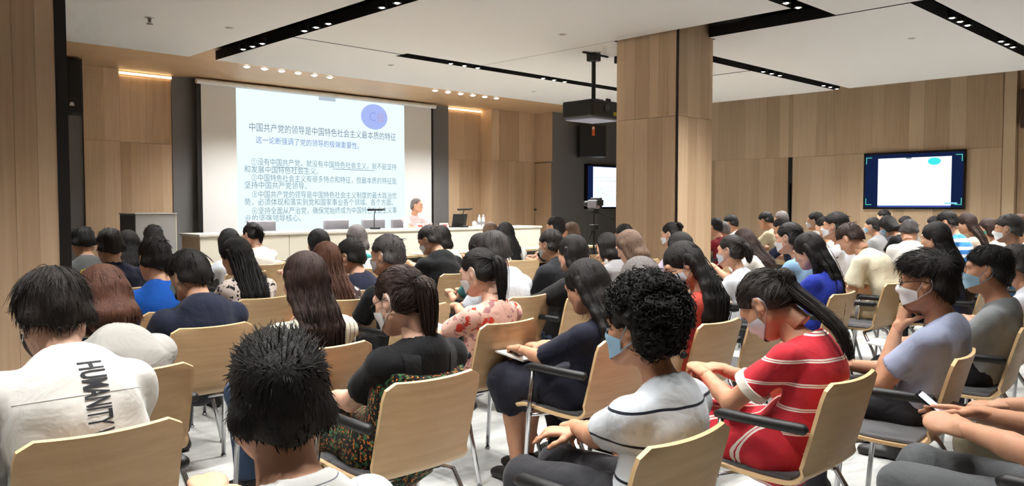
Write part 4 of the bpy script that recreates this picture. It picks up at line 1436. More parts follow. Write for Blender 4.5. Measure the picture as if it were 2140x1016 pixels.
        if hair == 'pony':
            a0 = hp_(0, -.108, .028); a1 = hp_(0, -.136, .024)
            dwn = unit(V(0, -.30, -1.0))
            a2 = a1 + unit(a1 - a0) * .006 + dwn * .06; a3 = a2 + unit(V(0, -.10, -1)) * hlen * .45; a4 = a3 + unit(V(0, -.02, -1)) * hlen * .45
            if a4[2] < nb[2] - .02:
                a3[1] = min(a3[1], nb[1] - .085 - slouch * .5); a4[1] = min(a4[1], nb[1] - .10 - slouch)
            c = catmull([a0, a1, a2, a3, a4], 10)
            fh = Field(c.min(0) - .07, c.max(0) + .07, (.007, .010, .016)[lod])
            rr = [.016, .018, .024, .027, .027, .025, .021, .016, .010, .004]
            for j in range(9): fh.cone(c[j], c[j + 1], rr[j], rr[j + 1], .012)
            v, q = fh.mesh(); gh.add(v, q)
            ch3 = [c + V(math.cos(t) * .026, math.sin(t) * .026, 0) * np.array(rr)[:, None] / .027 for t in np.linspace(0, 2 * math.pi, 9)]
            strand_sheet(gh, ch3, rg, nst, (.0022, .0032, .005)[lod], .006)
        if hair == 'bun':
            for (dx, dy, dz, r) in ((0, -.115, .075, .036), (.02, -.125, .06, .028), (-.02, -.12, .09, .026)):
                c = hp_(dx, dy, dz); fh = Field(c - r - .03, c + r + .03, (.006, .008, .011)[lod]); fh.ell(c, (r, r, r * .85), .01)
                v, q = fh.mesh(); gh.add(v, q)
        hm = {'black': hair_mat('hair_black', (26, 23, 22)), 'soft': hair_mat('hair_soft_black', (42, 36, 33)), 'dbrown': hair_mat('hair_dark_brown', (52, 36, 30)), 'brown': hair_mat('hair_brown', (88, 56, 42)),
              'lbrown': hair_mat('hair_light_brown', (120, 96, 80)), 'grey': hair_mat('hair_grey', (112, 106, 104)), 'sgrey': hair_mat('hair_salt', (66, 62, 61))}[hc]
        link('hair', gh.mesh('hair', [hm]), None, P)
        if hair == 'pony':
            a0 = hp_(0, -.125, .029); a1 = hp_(0, -.139, .030); d = unit(a1 - a0)
            MB().tube([tuple(a0), tuple(a1)], .027, 12).build('hair_tie', mat('hair_tie', (16, 15, 16), .8), P)
    # --- mask and glasses
    if mask:
        mg = mask_geo(sex); gm = Geo(); Mx = np.array(HM)
        for vv in mg.v: gm.v.append(vv @ Mx[:3, :3].T + Mx[:3, 3])
        gm.q = list(mg.q); gm.mi = list(mg.mi); gm.n = sum(len(x) for x in gm.v)
        mc = {'white': (232, 234, 236), 'blue': (150, 190, 214), 'pale': (206, 218, 226), 'green': (96, 176, 150)}[mask]
        link('face_mask', gm.mesh('face_mask', [mat('mask_' + mask, mc, .8)]), None, P)
    if glasses:
        gg = glasses_geo().xf(HM)
        link('glasses', gg.mesh('glasses', [mat('glasses_frame', (20, 18, 18), .3)]), None, P)
    if extra: extra(P, dict(nb=nb, u=u, fd=fd, pel=pel, wa=wa, ch=ch, uc=uc, sh=sh, el=el, wr=wr, kn=kn, an=an, hcen=hcen, HM=HM, rc=rc, rw=rw_, rp=rp, shirt=shirt, o=o, Lt=Lt, hsft=hsft, fwd=fw, slouch=slouch))
    if chair:
        c0 = cy if cy is not None else oy - .26 * fw[1]
        cxx = ox - fw[0] * (.26) + cdx
        put_chair(cxx, c0, yw, 'pale bent plywood chair under ' + who)
    return P

# ------------------------------------------------------------------ chairs
chair_wood = wood_mat('beech_plywood', (186, 150, 108), (222, 190, 148), 'X', rough=.42, rnd=.25, coord='object')
chair_edge = mat('plywood_edge', (226, 192, 142), .55)
seat_fabric = mat('grey_seat_fabric', (82, 82, 84), .9, bump=.2, bscale=400)
pad_black = mat('armrest_rubber', (20, 20, 21), .5)

def shell_mesh():
    # side profile, y forward, origin under the top of the backrest
    prof = [(0, .815), (.022, .74), (.046, .65), (.068, .57), (.086, .51), (.108, .472), (.145, .452), (.21, .446), (.31, .448), (.41, .455), (.49, .458), (.535, .450), (.555, .432)]
    p = catmull([(0, a, b) for a, b in prof], 34)
    s = np.concatenate([[0], np.cumsum(np.linalg.norm(np.diff(p, axis=0), axis=1))])
    W = .215; r = .045; ns = 13
    tn = np.gradient(p, axis=0); tn /= np.linalg.norm(tn, axis=1, keepdims=True)
    nrm = np.stack([0 * tn[:, 0], -tn[:, 2], tn[:, 1]], 1)    # towards the sitter
    vs = []
    for side in (0, 1):
        for i in range(len(p)):
            e = min(s[i], s[-1] - s[i])
            w = W if e >= r else W - r + math.sqrt(max(r * r - (r - e) ** 2, 0))
            for j in range(ns):
                x = (j / (ns - 1) - .5) * 2
                bow = .020 * (x * x) * (1 if p[i, 2] > .50 else .3)
                q = p[i] + nrm[i] * (bow + (.0065 if side else -.0065)); q = q + np.array((x * w, 0, 0))
                vs.append(tuple(q))
    n = len(p); fs = []; mi = []
    id_ = lambda sd, i, j: sd * n * ns + i * ns + j
    for i in range(n - 1):
        for j in range(ns - 1):
            fs.append((id_(0, i, j), id_(0, i, j + 1), id_(0, i + 1, j + 1), id_(0, i + 1, j))); mi.append(0)
            fs.append((id_(1, i, j), id_(1, i + 1, j), id_(1, i + 1, j + 1), id_(1, i, j + 1))); mi.append(0)
        fs.append((id_(0, i, 0), id_(0, i + 1, 0), id_(1, i + 1, 0), id_(1, i, 0))); mi.append(1)
        fs.append((id_(0, i, ns - 1), id_(1, i, ns - 1), id_(1, i + 1, ns - 1), id_(0, i + 1, ns - 1))); mi.append(1)
    for j in range(ns - 1):
        fs.append((id_(0, 0, j), id_(1, 0, j), id_(1, 0, j + 1), id_(0, 0, j + 1))); mi.append(1)
        fs.append((id_(0, n - 1, j), id_(0, n - 1, j + 1), id_(1, n - 1, j + 1), id_(1, n - 1, j))); mi.append(1)
    me = bpy.data.meshes.new('seat_shell')
    me.from_pydata(vs, [], fs); me.materials.append(chair_wood); me.materials.append(chair_edge)
    me.polygons.foreach_set('material_index', mi); me.polygons.foreach_set('use_smooth', [True] * len(fs)); me.update()
    me.set_sharp_from_angle(angle=math.radians(40))
    return me

CH = {}
def chair_parts():
    CH['seat_shell'] = [(shell_mesh(), None)]
    m = MB().bbox(-.195, .195, .150, .525, .452, .474, .009).mesh('seat_pad'); m.materials.append(seat_fabric)
    CH['seat_pad'] = [(m, None)]
    legs = []; pads = []
    for s in (-1, 1):
        l = MB().tube([(s * .235, .40, .655), (s * .237, .425, .45), (s * .240, .46, .012)], .0115, 10).tube([(s * .236, .41, .43), (s * .10, .36, .428), (0, .355, .428)], .009, 8)
        l.lathe([(0, 0), (.016, 0), (.016, .012), (0, .014)], c=(s * .240, .46, 0), n=10)
        me = l.mesh('front_leg'); me.materials.append(chrome); legs.append(('front_leg', me))
        l = MB().tube([(0, .20, .425), (s * .16, .19, .425), (s * .20, .165, .41), (s * .215, .10, .30), (s * .235, .0, .012)], .0115, 10)
        l.lathe([(0, 0), (.016, 0), (.016, .012), (0, .014)], c=(s * .235, .0, 0), n=10)
        me = l.mesh('rear_leg'); me.materials.append(chrome); legs.append(('rear_leg', me))
        l = MB().tube([(s * .235, .075, .655), (s * .235, .085, .662), (s * .235, .40, .662), (s * .235, .425, .655)], [.012, .020, .020, .013], 12)
        me = l.mesh('arm_pad'); me.materials.append(pad_black); pads.append(('arm_pad', me))
    for nm, me in legs + pads:
        me.polygons.foreach_set('use_smooth', [True] * len(me.polygons))
        CH.setdefault(nm, []).append((me, None))
chair_parts()
CHAIR_N = 0
def put_chair(x, y, rz, label, arms=True):
    global CHAIR_N
    CHAIR_N += 1
    e = empty('plywood_chair', (x, y, 0), rz)
    tag(e, label, 'chair', 'plywood chairs in the audience rows')
    shell = link('seat_shell', CH['seat_shell'][0][0], None, e)
    link('seat_pad', CH['seat_pad'][0][0], None, shell)
    for k in (0, 1):
        fl = link('front_leg', CH['front_leg'][k][0], None, e)
        link('rear_leg', CH['rear_leg'][k][0], None, e)
        if arms: link('arm_pad', CH['arm_pad'][k][0], None, fl)
    return e

# ------------------------------------------------------------------ stage
st = MB().box(2.6, 12.5, 10.05, 13.55, 0, .25).build('stage_platform', mat('stage_carpet', (120, 116, 112), .9))
tag(st, 'low grey platform under the stage desk', 'stage')
MB().box(2.6, 12.5, 10.03, 10.05, .20, .252).build('nosing', black_trim, st)

desk = empty('stage_desk', (8.1, 11.3, .251)); tag(desk, 'long pale stage desk with a closed front panel', 'desk')
desk_pale = mat('desk_front_pale', (232, 226, 208), .5, var=.03, vscale=2)
MB().bbox(-3.42, 3.42, -.34, .34, .735, .775, .008).build('desk_top', mat('desk_top_white', (224, 218, 206), .4), desk)
for i in range(5):
    x0 = -3.40 + i * 1.36
    MB().bbox(x0 + .004, x0 + 1.356, -.31, -.285, .0, .735, .004).build('front_panel', desk_pale, desk)
for sx in (-1, 1):
    MB().box(min(sx * 3.40, sx * 3.36), max(sx * 3.40, sx * 3.36), -.28, .30, 0, .735).build('side_panel', wood_wall, desk)
for x in (-2.04, -.68, .68, 2.04): MB().box(x - .02, x + .02, -.28, .25, 0, .735).build('support_panel', desk_pale, desk)

lec = empty('lectern', (3.86, 10.57, .253)); tag(lec, 'plain grey box lectern standing left of the stage desk', 'lectern')
MB().bbox(-.25, .25, -.27, .27, .0, 1.06, .006).build('body', mat('lectern_grey', (172, 172, 170), .5), lec)
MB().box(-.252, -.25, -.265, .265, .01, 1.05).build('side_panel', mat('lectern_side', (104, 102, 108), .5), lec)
MB().box(.236, .2515, -.272, -.268, .0, 1.06).build('edge_strip', mat('lectern_strip', (214, 208, 190), .4), lec)
MB().bbox(-.26, .26, -.28, .28, 1.06, 1.075, .004).build('top_plate', MATS['lectern_grey'], lec)

# grey meeting chairs behind the desk
grey_up = mat('grey_leather', (152, 150, 156), .6)
def desk_chair(x, lab, y=12.0):
    e = empty('stage_chair', (x, y, .251)); tag(e, lab, 'chair', 'grey chairs behind the stage desk')
    MB().bbox(-.25, .25, .20, .27, .50, .93, .03).build('backrest', grey_up, e, True)
    MB().bbox(-.25, .25, -.25, .24, .40, .48, .03).build('seat', grey_up, e, True)
    for sx in (-1, 1):
        for sy in (-1, 1): MB().tube([(sx * .20, sy * .2, .41), (sx * .23, sy * .23, 0)], .014, 8).build('leg', chrome, e)
desk_chair(6.25, 'grey low chair back behind the left part of the stage desk')
desk_chair(7.65, 'grey low chair back beside the standing desk microphone')
desk_chair(8.42, 'grey low chair back just left of the seated speaker')
desk_chair(8.97, 'grey low chair the speaker sits on', 11.86)

def desk_mic(x, y, lab):
    e = empty('desk_microphone', (x, y, 1.025)); tag(e, lab, 'microphone')
    MB().bbox(-.07, .07, -.06, .06, 0, .035, .01).build('base', black_plastic, e)
    MB().tube([(0, .02, .03), (0, .02, .25), (0, -.01, .32)], .008, 8).build('stem', black_plastic, e)
    MB().bbox(-.15, .15, -.03, .01, .31, .345, .01).tube([(.0, -.01, .328), (.18, -.03, .335)], .014, 8).build('head', black_plastic, e)
desk_mic(7.78, 11.25, 'slim black desk microphone standing before the bright slide')
desk_mic(9.62, 11.12, 'black desk microphone in front of the speaker beside the laptop')

lap = empty('laptop', (9.60, 11.36, 1.025)); tag(lap, 'open black laptop before the seated speaker', 'laptop')
MB().bbox(-.17, .17, -.12, .12, 0, .018, .005).build('keyboard_base', black_plastic, lap)
MB().bbox(-.17, .17, -.006, .006, 0, .235, .004, M=Matrix.Translation((0, -.125, .015)) @ Matrix.Rotation(math.radians(12), 4, 'X')).build('display', black_plastic, lap)

card_m = mat('card_pink_white', (240, 216, 206), .6); ink_red = mat('card_ink', (190, 90, 80), .7)
def name_card(x, lab, w=.19):
    e = empty('name_card', (x, 11.03, 1.025)); tag(e, lab, 'name card')
    MB().add([(-w / 2, -.03, 0), (w / 2, -.03, 0), (w / 2, 0, .09), (-w / 2, 0, .09), (-w / 2, .03, 0), (w / 2, .03, 0)], [(0, 1, 2, 3), (3, 2, 5, 4), (0, 3, 4), (1, 5, 2)]).build('card', card_m, e)
    MB().add([(-w * .32, -.0225, .03), (w * .32, -.0225, .03), (w * .32, -.0085, .066), (-w * .32, -.0085, .066)], [(0, 1, 2, 3)]).build('print', ink_red, e)
name_card(9.08, 'small pinkish name card in front of the speaker')
name_card(8.55, 'small white name card left of the speaker', .17)
for i, (x, lab) in enumerate(((9.98, 'clear water bottle at the right end of the stage desk, left one'), (10.08, 'clear water bottle at the right end of the stage desk, right one'))):
    e = empty('water_bottle', (x, 11.1, 1.025)); tag(e, lab, 'bottle')
    MB().lathe([(0, 0), (.03, 0), (.032, .02), (.029, .07), (.032, .13), (.028, .17), (.012, .20), (.012, .215)], n=14).build('body', mat('bottle_plastic', (214, 222, 226), .2), e, True)
    MB().lathe([(0, .21), (.015, .21), (.015, .23), (0, .232)], n=12).build('cap', mat('bottle_cap', (240, 240, 244), .5), e)
    MB().lathe([(.0325, .05), (.0325, .10)], n=14).build('label', mat('bottle_label', (150, 150, 158), .6), e)
cup_m = mat('white_porcelain', (236, 234, 230), .3)
for x, lab in ((9.86, 'white lidded tea cup beside the laptop'), (8.30, 'white lidded tea cup left of the small name card')):
    e = empty('tea_cup', (x, 11.1, 1.025)); tag(e, lab, 'cup')
    MB().lathe([(0, 0), (.03, 0), (.04, .04), (.042, .085), (.0, .085)], n=16).tube([(.04, 0, .07), (.068, 0, .06), (.066, 0, .03), (.038, 0, .02)], .006, 6).build('body', cup_m, e, True)
    MB().lathe([(0, .085), (.044, .085), (.036, .10), (.008, .106), (.010, .118), (0, .12)], n=16).build('lid', cup_m, e, True)

# ------------------------------------------------------------------ tables in the front rows, with papers
table_top = wood_mat('table_oak', (196, 166, 126), (226, 200, 160), 'X', rnd=.3, coord='object')
paper = mat('white_paper', (238, 236, 230), .7)
def table(x0, x1, y0, y1, lab, z=.75):
    e = empty('meeting_table', ((x0 + x1) / 2, (y0 + y1) / 2, 0)); tag(e, lab, 'table')
    w = (x1 - x0) / 2; d = (y1 - y0) / 2
    MB().bbox(-w, w, -d, d, z - .035, z, .006).build('table_top', table_top, e)
    MB().box(-w + .1, w - .1, d - .06, d - .04, .30, z - .04).build('modesty_panel', mat('table_dark', (52, 46, 42), .6), e)
    for sx in (-1, 1):
        MB().box(sx * (w - .12) - .03, sx * (w - .12) + .03, -.03, .03, .03, z - .035).box(sx * (w - .12) - .03, sx * (w - .12) + .03, -d + .05, d - .05, 0, .03).build('leg', MATS['table_dark'], e)
    MB().box(-w + .06, w - .06, -d + .04, d - .04, z - .075, z - .036).build('drawer_shelf', MATS['table_dark'], e)
    return e
table(3.0, 4.85, 8.75, 9.2, 'long table in the front row, left of the stage centre')
table(4.95, 6.75, 8.75, 9.2, 'front row table with papers beside the grey-haired woman')
table(6.85, 8.60, 8.75, 9.2, 'front row table strewn with papers below the speaker')
table(8.70, 10.6, 8.75, 9.2, 'front row table nearest the camera tripod')
table(10.2, 11.9, 7.35, 7.80, 'pale table by the oak wall, where a man in beige leans')
table(12.0, 13.7, 7.35, 7.80, 'pale table by the oak wall near the dark door slot')
table(4.6, 6.2, 6.85, 7.3, 'second row table behind the woman with the patterned top')
table(6.6, 8.2, 6.85, 7.3, 'second row table beyond the man in the black shirt')
rp_ = random.Random(3)
def sheet(x, y, z, rz, lab, w=.21, h=.297, m=None, pages=1):
    o = MB().bbox(-w / 2, w / 2, -h / 2, h / 2, 0, .002 + .002 * pages, .0008).build('paper_sheet' if pages < 3 else 'notebook', m or paper)
    o.location = (x, y, z); o.rotation_euler = (0, 0, rz); tag(o, lab, 'paper' if pages < 3 else 'notebook', 'papers on the front tables' if 'front row tables' in lab else None)
ORD = ('first', 'second', 'third', 'fourth', 'fifth', 'sixth', 'seventh', 'eighth', 'ninth', 'tenth', 'eleventh', 'twelfth')
for i, x in enumerate((5.2, 5.75, 6.3, 6.95, 7.25, 7.7, 8.1, 8.45, 9.0, 9.5, 10.1)):
    sheet(x, 8.93 + rp_.uniform(-.05, .05), .751, rp_.uniform(-.5, .5), '%s loose white sheet from the left on the front row tables' % ORD[i])
for x, lab in ((10.7, 'white sheet on the table of the man in beige'), (11.3, 'white sheet on the table below the dark door slot')):
    sheet(x, 7.55, .751, .2, lab)

# ------------------------------------------------------------------ video camera on tripod
vt = empty('video_camera', (8.60, 7.20, 0)); tag(vt, 'small video camera on a tall black tripod beside the pillar', 'camera')
for k in range(3):
    a = 2 * math.pi * k / 3 + .35
    leg = MB().tube([(0, 0, 1.12), (math.cos(a) * .22, math.sin(a) * .22, .62), (math.cos(a) * .46, math.sin(a) * .46, .01)], [.013, .012, .010], 8)
    leg.tube([(0, 0, .78), (math.cos(a) * .16, math.sin(a) * .16, .76)], .006, 6)
    leg.build('tripod_leg', black_trim, vt)
MB().tube([(0, 0, .70), (0, 0, 1.30)], .014, 8).bbox(-.05, .05, -.05, .05, 1.08, 1.16, .01).build('centre_column', black_trim, vt)
MB().bbox(-.06, .06, -.05, .07, 1.30, 1.37, .012).tube([(.04, -.03, 1.33), (.16, -.22, 1.22)], [.008, .012], 8).build('pan_head', black_trim, vt)
cb = MB().bbox(-.045, .03, -.09, .09, 1.375, 1.50, .02).build('camera_body', mat('camera_silver', (150, 150, 160), .35), vt)
MB().bbox(.02, .062, -.10, .09, 1.37, 1.53, .012).build('camera_grip', black_plastic, vt)
MB().lathe([(0, 0), (.036, 0), (.038, .06), (.03, .07), (0, .06)], M=Matrix.Translation((-.01, .09, 1.45)) @ Matrix.Rotation(math.radians(-90), 4, 'X'), n=14).build('lens', black_plastic, vt, True)
MB().bbox(-.05, .05, -.13, -.10, 1.42, 1.50, .006).build('viewfinder', black_plastic, vt)

# ------------------------------------------------------------------ cloth
jean = cloth('blue_denim', (66, 84, 112), rough=.9); dark_tr = cloth('dark_trousers', (40, 40, 44)); black_tr = cloth('black_trousers', (24, 24, 26)); grey_tr = cloth('grey_trousers', (84, 86, 88)); olive_tr = cloth('olive_trousers', (120, 112, 92))
white_c = cloth('white_cotton', (222, 220, 214), fold=.3); white_b = cloth('white_bluish', (218, 224, 232)); black_c = cloth('black_cotton', (20, 20, 22)); navy_c = cloth('navy_cotton', (34, 38, 58)); grey_c = cloth('grey_marl', (172, 170, 164))
blue_c = cloth('royal_blue_shirt', (28, 92, 186)); red_c = cloth('red_cotton', (200, 40, 44)); cream_c = cloth('cream_shirt', (222, 216, 190)); lblue_c = cloth('light_blue_shirt', (136, 172, 206)); beige_c = cloth('beige_shirt', (190, 178, 150)); lav_c = cloth('lavender_top', (206, 192, 212))
charcoal = cloth('charcoal_tee', (62, 62, 62))

# ------------------------------------------------------------------ things that belong to single people
def humanity(P, J):
    """black capitals running down the back of the white shirt, laid on the cloth"""
    me = text_mesh('HUMANITY W', .078, offset=.0014)
    # bring it upright-to-downward on the back: reading direction runs down the spine
    bm = bmesh.new(); bm.from_mesh(me)
    bmesh.ops.triangulate(bm, faces=bm.faces[:])
    bmesh.ops.subdivide_edges(bm, edges=[e for e in bm.edges if e.calc_length() > .02], cuts=1)
    sh_me = J['shirt'].data
    bvh = BVHTree.FromPolygons([v.co.copy() for v in sh_me.vertices], [list(p.vertices) for p in sh_me.polygons])
    nb, u, fd = J['nb'], J['u'], J['fd']
    for v in bm.verts:
        t, c = v.co.x, v.co.y
        p = V(.030, 0, 0) + nb - u * (-.036 + t * .47) + V(c * 1.25 - .035, 0, 0) - fd * .5
        hit = bvh.ray_cast(Vector(p), Vector(fd))
        v.co = hit[0] - Vector(fd) * .0025 if hit[0] is not None else Vector(p + fd * .36)
    bm.normal_update()
    bm.to_mesh(me); bm.free()
    link('printed_lettering', me, mat('shirt_print', (38, 40, 46), .8), P)
    # yoke seam
    pts = []
    for x in np.linspace(-.17, .17, 25):
        p = nb + V(x, 0, 0) - u * .06 - fd * .5
        hit = bvh.ray_cast(Vector(p), Vector(fd))
        if hit[0] is not None: pts.append(hit[0] - Vector(fd) * .0005)
    if len(pts) > 3: MB().tube(pts, .0012, 5).build('yoke_seam', white_c, P)

def pinafore(P, J):
    f = Field(V(-.32, -.28, .40), V(.32, .30, 1.25), .0105)
    u, fd, pel = J['u'], J['fd'], J['pel']
    topc = pel + u * J['Lt'] * .86
    f.flat([pel - u * .02, J['wa'], J['ch'], J['uc']], [J['rp'] + .036, J['rw'] + .046, J['rc'] + .042, J['rc'] + .030], fd, 1.5, .04, cut=(topc, u))
    v, q = f.mesh(); g = Geo(); g.add(v, q)
    m = cloth('dark_flower_print', (22, 22, 20), 'floral', (50, 96, 60), (196, 110, 50), scale=55, width=.75)
    link('pinafore_bib', g.mesh('pinafore_bib', [m]), None, P)
    sh_me = J['shirt'].data
    bvh = BVHTree.FromPolygons([v.co.copy() for v in sh_me.vertices], [list(p.vertices) for p in sh_me.polygons])
    for s in (-1, 1):
        vs = []; pts = []
        for t in np.linspace(0, 1, 14):
            base = topc * (1 - t) + (J['sh'][s] * .62 + J['nb'] * .38 + u * .06) * t
            base = base + V(s * .095 * (1 - t), 0, 0)
            row = []
            for w in (-.028, .028):
                p = base + V(w, 0, 0) - fd * .5
                hit = bvh.ray_cast(Vector(p), Vector(fd))
                row.append(hit[0] - Vector(fd) * .006 if hit[0] is not None else None)
            if None not in row: vs += row
        n = len(vs) // 2
        if n > 2: MB().add(vs, [(2 * i, 2 * i + 1, 2 * i + 3, 2 * i + 2) for i in range(n - 1)]).build('shoulder_strap', cloth('strap_black', (30, 30, 32)), P, True)

def strap(P, J):
    sh_me = J['shirt'].data
    bvh = BVHTree.FromPolygons([v.co.copy() for v in sh_me.vertices], [list(p.vertices) for p in sh_me.polygons])
    vs = []
    for t in np.linspace(0, 1, 14):
        base = J['wa'] * (1 - t) + (J['sh'][-1] * .6 + J['nb'] * .4 + J['u'] * .05) * t
        for w in (-.03, .03):
            hit = bvh.ray_cast(Vector(base + V(w, 0, 0) - J['fd'] * .5), Vector(J['fd']))
            vs.append(hit[0] - Vector(J['fd']) * .006 if hit[0] is not None else (vs[-1] if vs else Vector(base)))
    MB().add(vs, [(2 * i, 2 * i + 1, 2 * i + 3, 2 * i + 2) for i in range(13)]).build('bag_strap', cloth('strap_grey', (96, 98, 104)), P, True)

def piping(P, J):
    """white line round a dark polo collar"""
    nd = unit(J['hcen'] - J['nb']); cx = V(1, 0, 0); cyv = unit(np.cross(nd, cx)); r = .056 + .036
    c0 = J['nb'] + nd * .001
    MB().tube([tuple(c0 + cx * r * math.cos(a) + cyv * r * math.sin(a) * 1.02) for a in np.linspace(math.pi * .95, math.pi * 2.05, 20)], .0035, 6).build('collar_piping', white_b, P, True)

def belt(P, J):
    pts = [tuple(J['pel'] + J['u'] * .075 + V(1, 0, 0) * (J['rw'] + .052) * math.cos(a) + J['fd'] * (J['rw'] + .052) / 1.42 * math.sin(a)) for a in np.linspace(0, 2 * math.pi, 33)]
    vs = []; fs = []
    for p in pts:
        for dz in (-.014, .014): vs.append(np.array(p) + J['u'] * dz)
    MB().add(vs, [(2 * i, 2 * i + 1, 2 * i + 3, 2 * i + 2) for i in range(32)]).build('belt', black_trim, P, True)

def cuffs(P, J):
    for s in (-1, 1):
        a = J['sh'][s] + (J['el'][s] - J['sh'][s]) * .52; b = J['sh'][s] + (J['el'][s] - J['sh'][s]) * .64
        MB().tube([tuple(a), tuple(b)], [.070, .072], 20).build('sleeve_cuff', cloth('cream_cuff', (228, 220, 206)), P, True)

def hair_clip(P, J):
    c = J['HM'] @ Vector((.035, -.045, .152))
    MB().sphere(c, .012, 10, (1.8, .8, .9)).build('hair_clip', mat('amber_clip', (196, 150, 60), .3), P, True)

def gaw(P, J):
    sh_me = J['shirt'].data
    me = text_mesh('GAW', .085)
    nb, u, fd = J['nb'], J['u'], J['fd']
    bvh = BVHTree.FromPolygons([v.co.copy() for v in sh_me.vertices], [list(p.vertices) for p in sh_me.polygons])
    for v in me.vertices:
        p = nb + V(v.co.x - .10, 0, 0) - u * (.10 - v.co.y) - fd * .5
        hit = bvh.ray_cast(Vector(p), Vector(fd)); v.co = hit[0] - Vector(fd) * .006 if hit[0] is not None else Vector(p + fd * .36)
    link('printed_lettering', me, mat('yellow_print', (214, 190, 70), .8), P)

def scarf(P, J):
    pts = [tuple(J['nb'] + V(.085 * math.cos(a), .075 * math.sin(a) - .01, .012 * math.sin(3 * a))) for a in np.linspace(0, 2 * math.pi, 25)]
    MB().tube(pts, .032, 8).build('scarf', cloth('teal_scarf', (70, 160, 160), 'floral', (230, 240, 240), scale=25), P, True)

# ------------------------------------------------------------------ the nearest rows
person((0.715, 2.753, 1.218), 'young man in white shirt with HUMANITY printed down the back', 'the man in the HUMANITY shirt', lod=0, lean=.17, pitch=30, hyaw=0, hair='fluffy', hc='soft', top='shirt', tm=white_c, bm=dark_tr, sleeve=1.75, mask='white', arms='phone', collar=white_c, extra=humanity, slouch=.06, cy=2.28, build=1.06, skin='c')
person((0.763, 1.435, 1.184), 'man with spiky black hair and glasses nearest the camera, white t-shirt', 'the spiky-haired man nearest the camera', lod=0, lean=.14, pitch=10, hyaw=-18, hair='spiky', hc='black', hs=.97, top='tee', tm=cloth('white_thin_stripe', (224, 224, 220), 'stripe', (130, 132, 140), scale=24, width=.05), bm=dark_tr, mask='white', glasses=True, arms='phone', cy=1.13)
person((1.075, 3.449, 1.178), 'woman with brown bobbed hair in a loose grey sweatshirt by the left pillar', 'the brown-haired woman in grey', sex='f', lod=0, lean=.16, pitch=26, hyaw=10, hair='bob', hc='brown', top='wide', tm=grey_c, bm=jean, arms='write', cy=3.06, slouch=.05, build=1.12)
person((1.807, 2.456, 1.196), 'woman with a dark ponytail, black t-shirt and flowered pinafore', 'the ponytailed woman in black', sex='f', lod=0, lean=.15, pitch=22, hyaw=12, hair='pony', hc='dbrown', hlen=.20, top='tee', tm=black_c, bm=cloth('dark_flower_print', (22, 22, 20), 'floral', (50, 96, 60), (196, 110, 50), scale=55, width=.75), skirt=(.02, .5), mask='white', glasses=True, arms='lap', cy=2.19, cdx=-.03, extra=pinafore, skin='c', build=1.12, collar=None)
person((1.967, 1.462, 1.225), 'woman with short curly black hair in a pale tee with thin black stripes', 'the curly-haired woman in stripes', sex='f', lod=0, lean=.10, pitch=6, hyaw=10, hair='curly', hc='black', top='tee', tm=cloth('pale_black_stripe', (206, 212, 218), 'stripe', (32, 36, 46), scale=9.5, width=.075), bm=dark_tr, mask='blue', arms='lap', cy=1.16, cdx=-.17, extra=hair_clip, skin='b', larm=((-.10, .40, .66), 'curl'), build=1.08, slouch=.02)
person((2.828, 1.516, 1.15), 'woman bowing over her lap in a red dress with white double stripes', 'the woman in the red striped dress', sex='f', lod=0, lean=.22, pitch=50, hyaw=6, hair='pony', hc='soft', hlen=.26, top='dress', tm=cloth('red_white_bands', (190, 44, 56), 'double', (236, 226, 214), scale=11.5, width=.15), bm=cloth('red_white_skirt', (190, 44, 56), 'double', (236, 226, 214), scale=9, width=.17, axis='D'), skirt=(.03, .75), mask='pale', arms='phone', cy=1.16, sleeve=.6, skin='b', slouch=.07, build=1.05, extra=cuffs)
person((3.795, 1.272, 1.235), 'man resting his chin on his hand, grey-blue short-sleeved shirt, glasses', 'the man resting his chin on his hand', lod=0, lean=.13, pitch=4, hyaw=8, hair='side', hc='black', top='polo', tm=cloth('grey_blue_polo', (150, 158, 182)), bm=dark_tr, mask='white', glasses=True, larm='chin', rarm='lap', cy=1.03, cdx=-.22, yaw=6, collar=cloth('grey_blue_collar', (128, 142, 172)), skin='b')
person((4.811, 1.314, 1.216), 'man in a plain grey t-shirt with a pale blue mask at the right', 'the man in the grey t-shirt', lod=0, lean=.08, pitch=2, hyaw=10, hair='short', hc='black', top='tee', tm=cloth('grey_tee', (140, 144, 146)), bm=black_tr, mask='blue', arms='lap', cy=1.07, cdx=-.12, yaw=5, skin='b')
person((2.949, 2.516, 1.162), 'long-haired woman in a dark navy lace dress beside the aisle', 'the woman in the navy lace dress', sex='f', lod=1, lean=.18, pitch=24, hyaw=5, hair='long', hc='black', hlen=.22, top='dress', tm=cloth('navy_lace', (26, 28, 44), 'spots', (44, 44, 58), scale=70, width=.25), bm=cloth('navy_skirt', (22, 23, 36)), skirt=(.04, .35), arms='write', cy=2.24, sleeve=.95, skin='b')
person((3.706, 2.476, 1.216), 'woman turned aside with a pale mask, long black hair and orange-red top', 'the woman in orange-red', sex='f', lod=1, lean=.16, pitch=30, hyaw=42, roll=10, hair='long', hc='black', hlen=.30, top='tee', tm=cloth('orange_red_print', (196, 78, 64), 'floral', (150, 36, 40), scale=14, width=.6), bm=dark_tr, mask='pale', arms='phone', cy=2.22)
person((1.859, 3.243, 1.223), 'woman with long straight dark brown hair in a cream striped shirt', 'the woman in the cream striped shirt', sex='f', lod=0, lean=.14, pitch=10, hair='long', hc='dbrown', hlen=.36, top='shirt', tm=cloth('cream_stripe', (216, 210, 192), 'stripe', (150, 146, 130), scale=42, width=.22, axis='X'), bm=jean, arms='lap', cy=3.0, sleeve=.8, build=1.05)
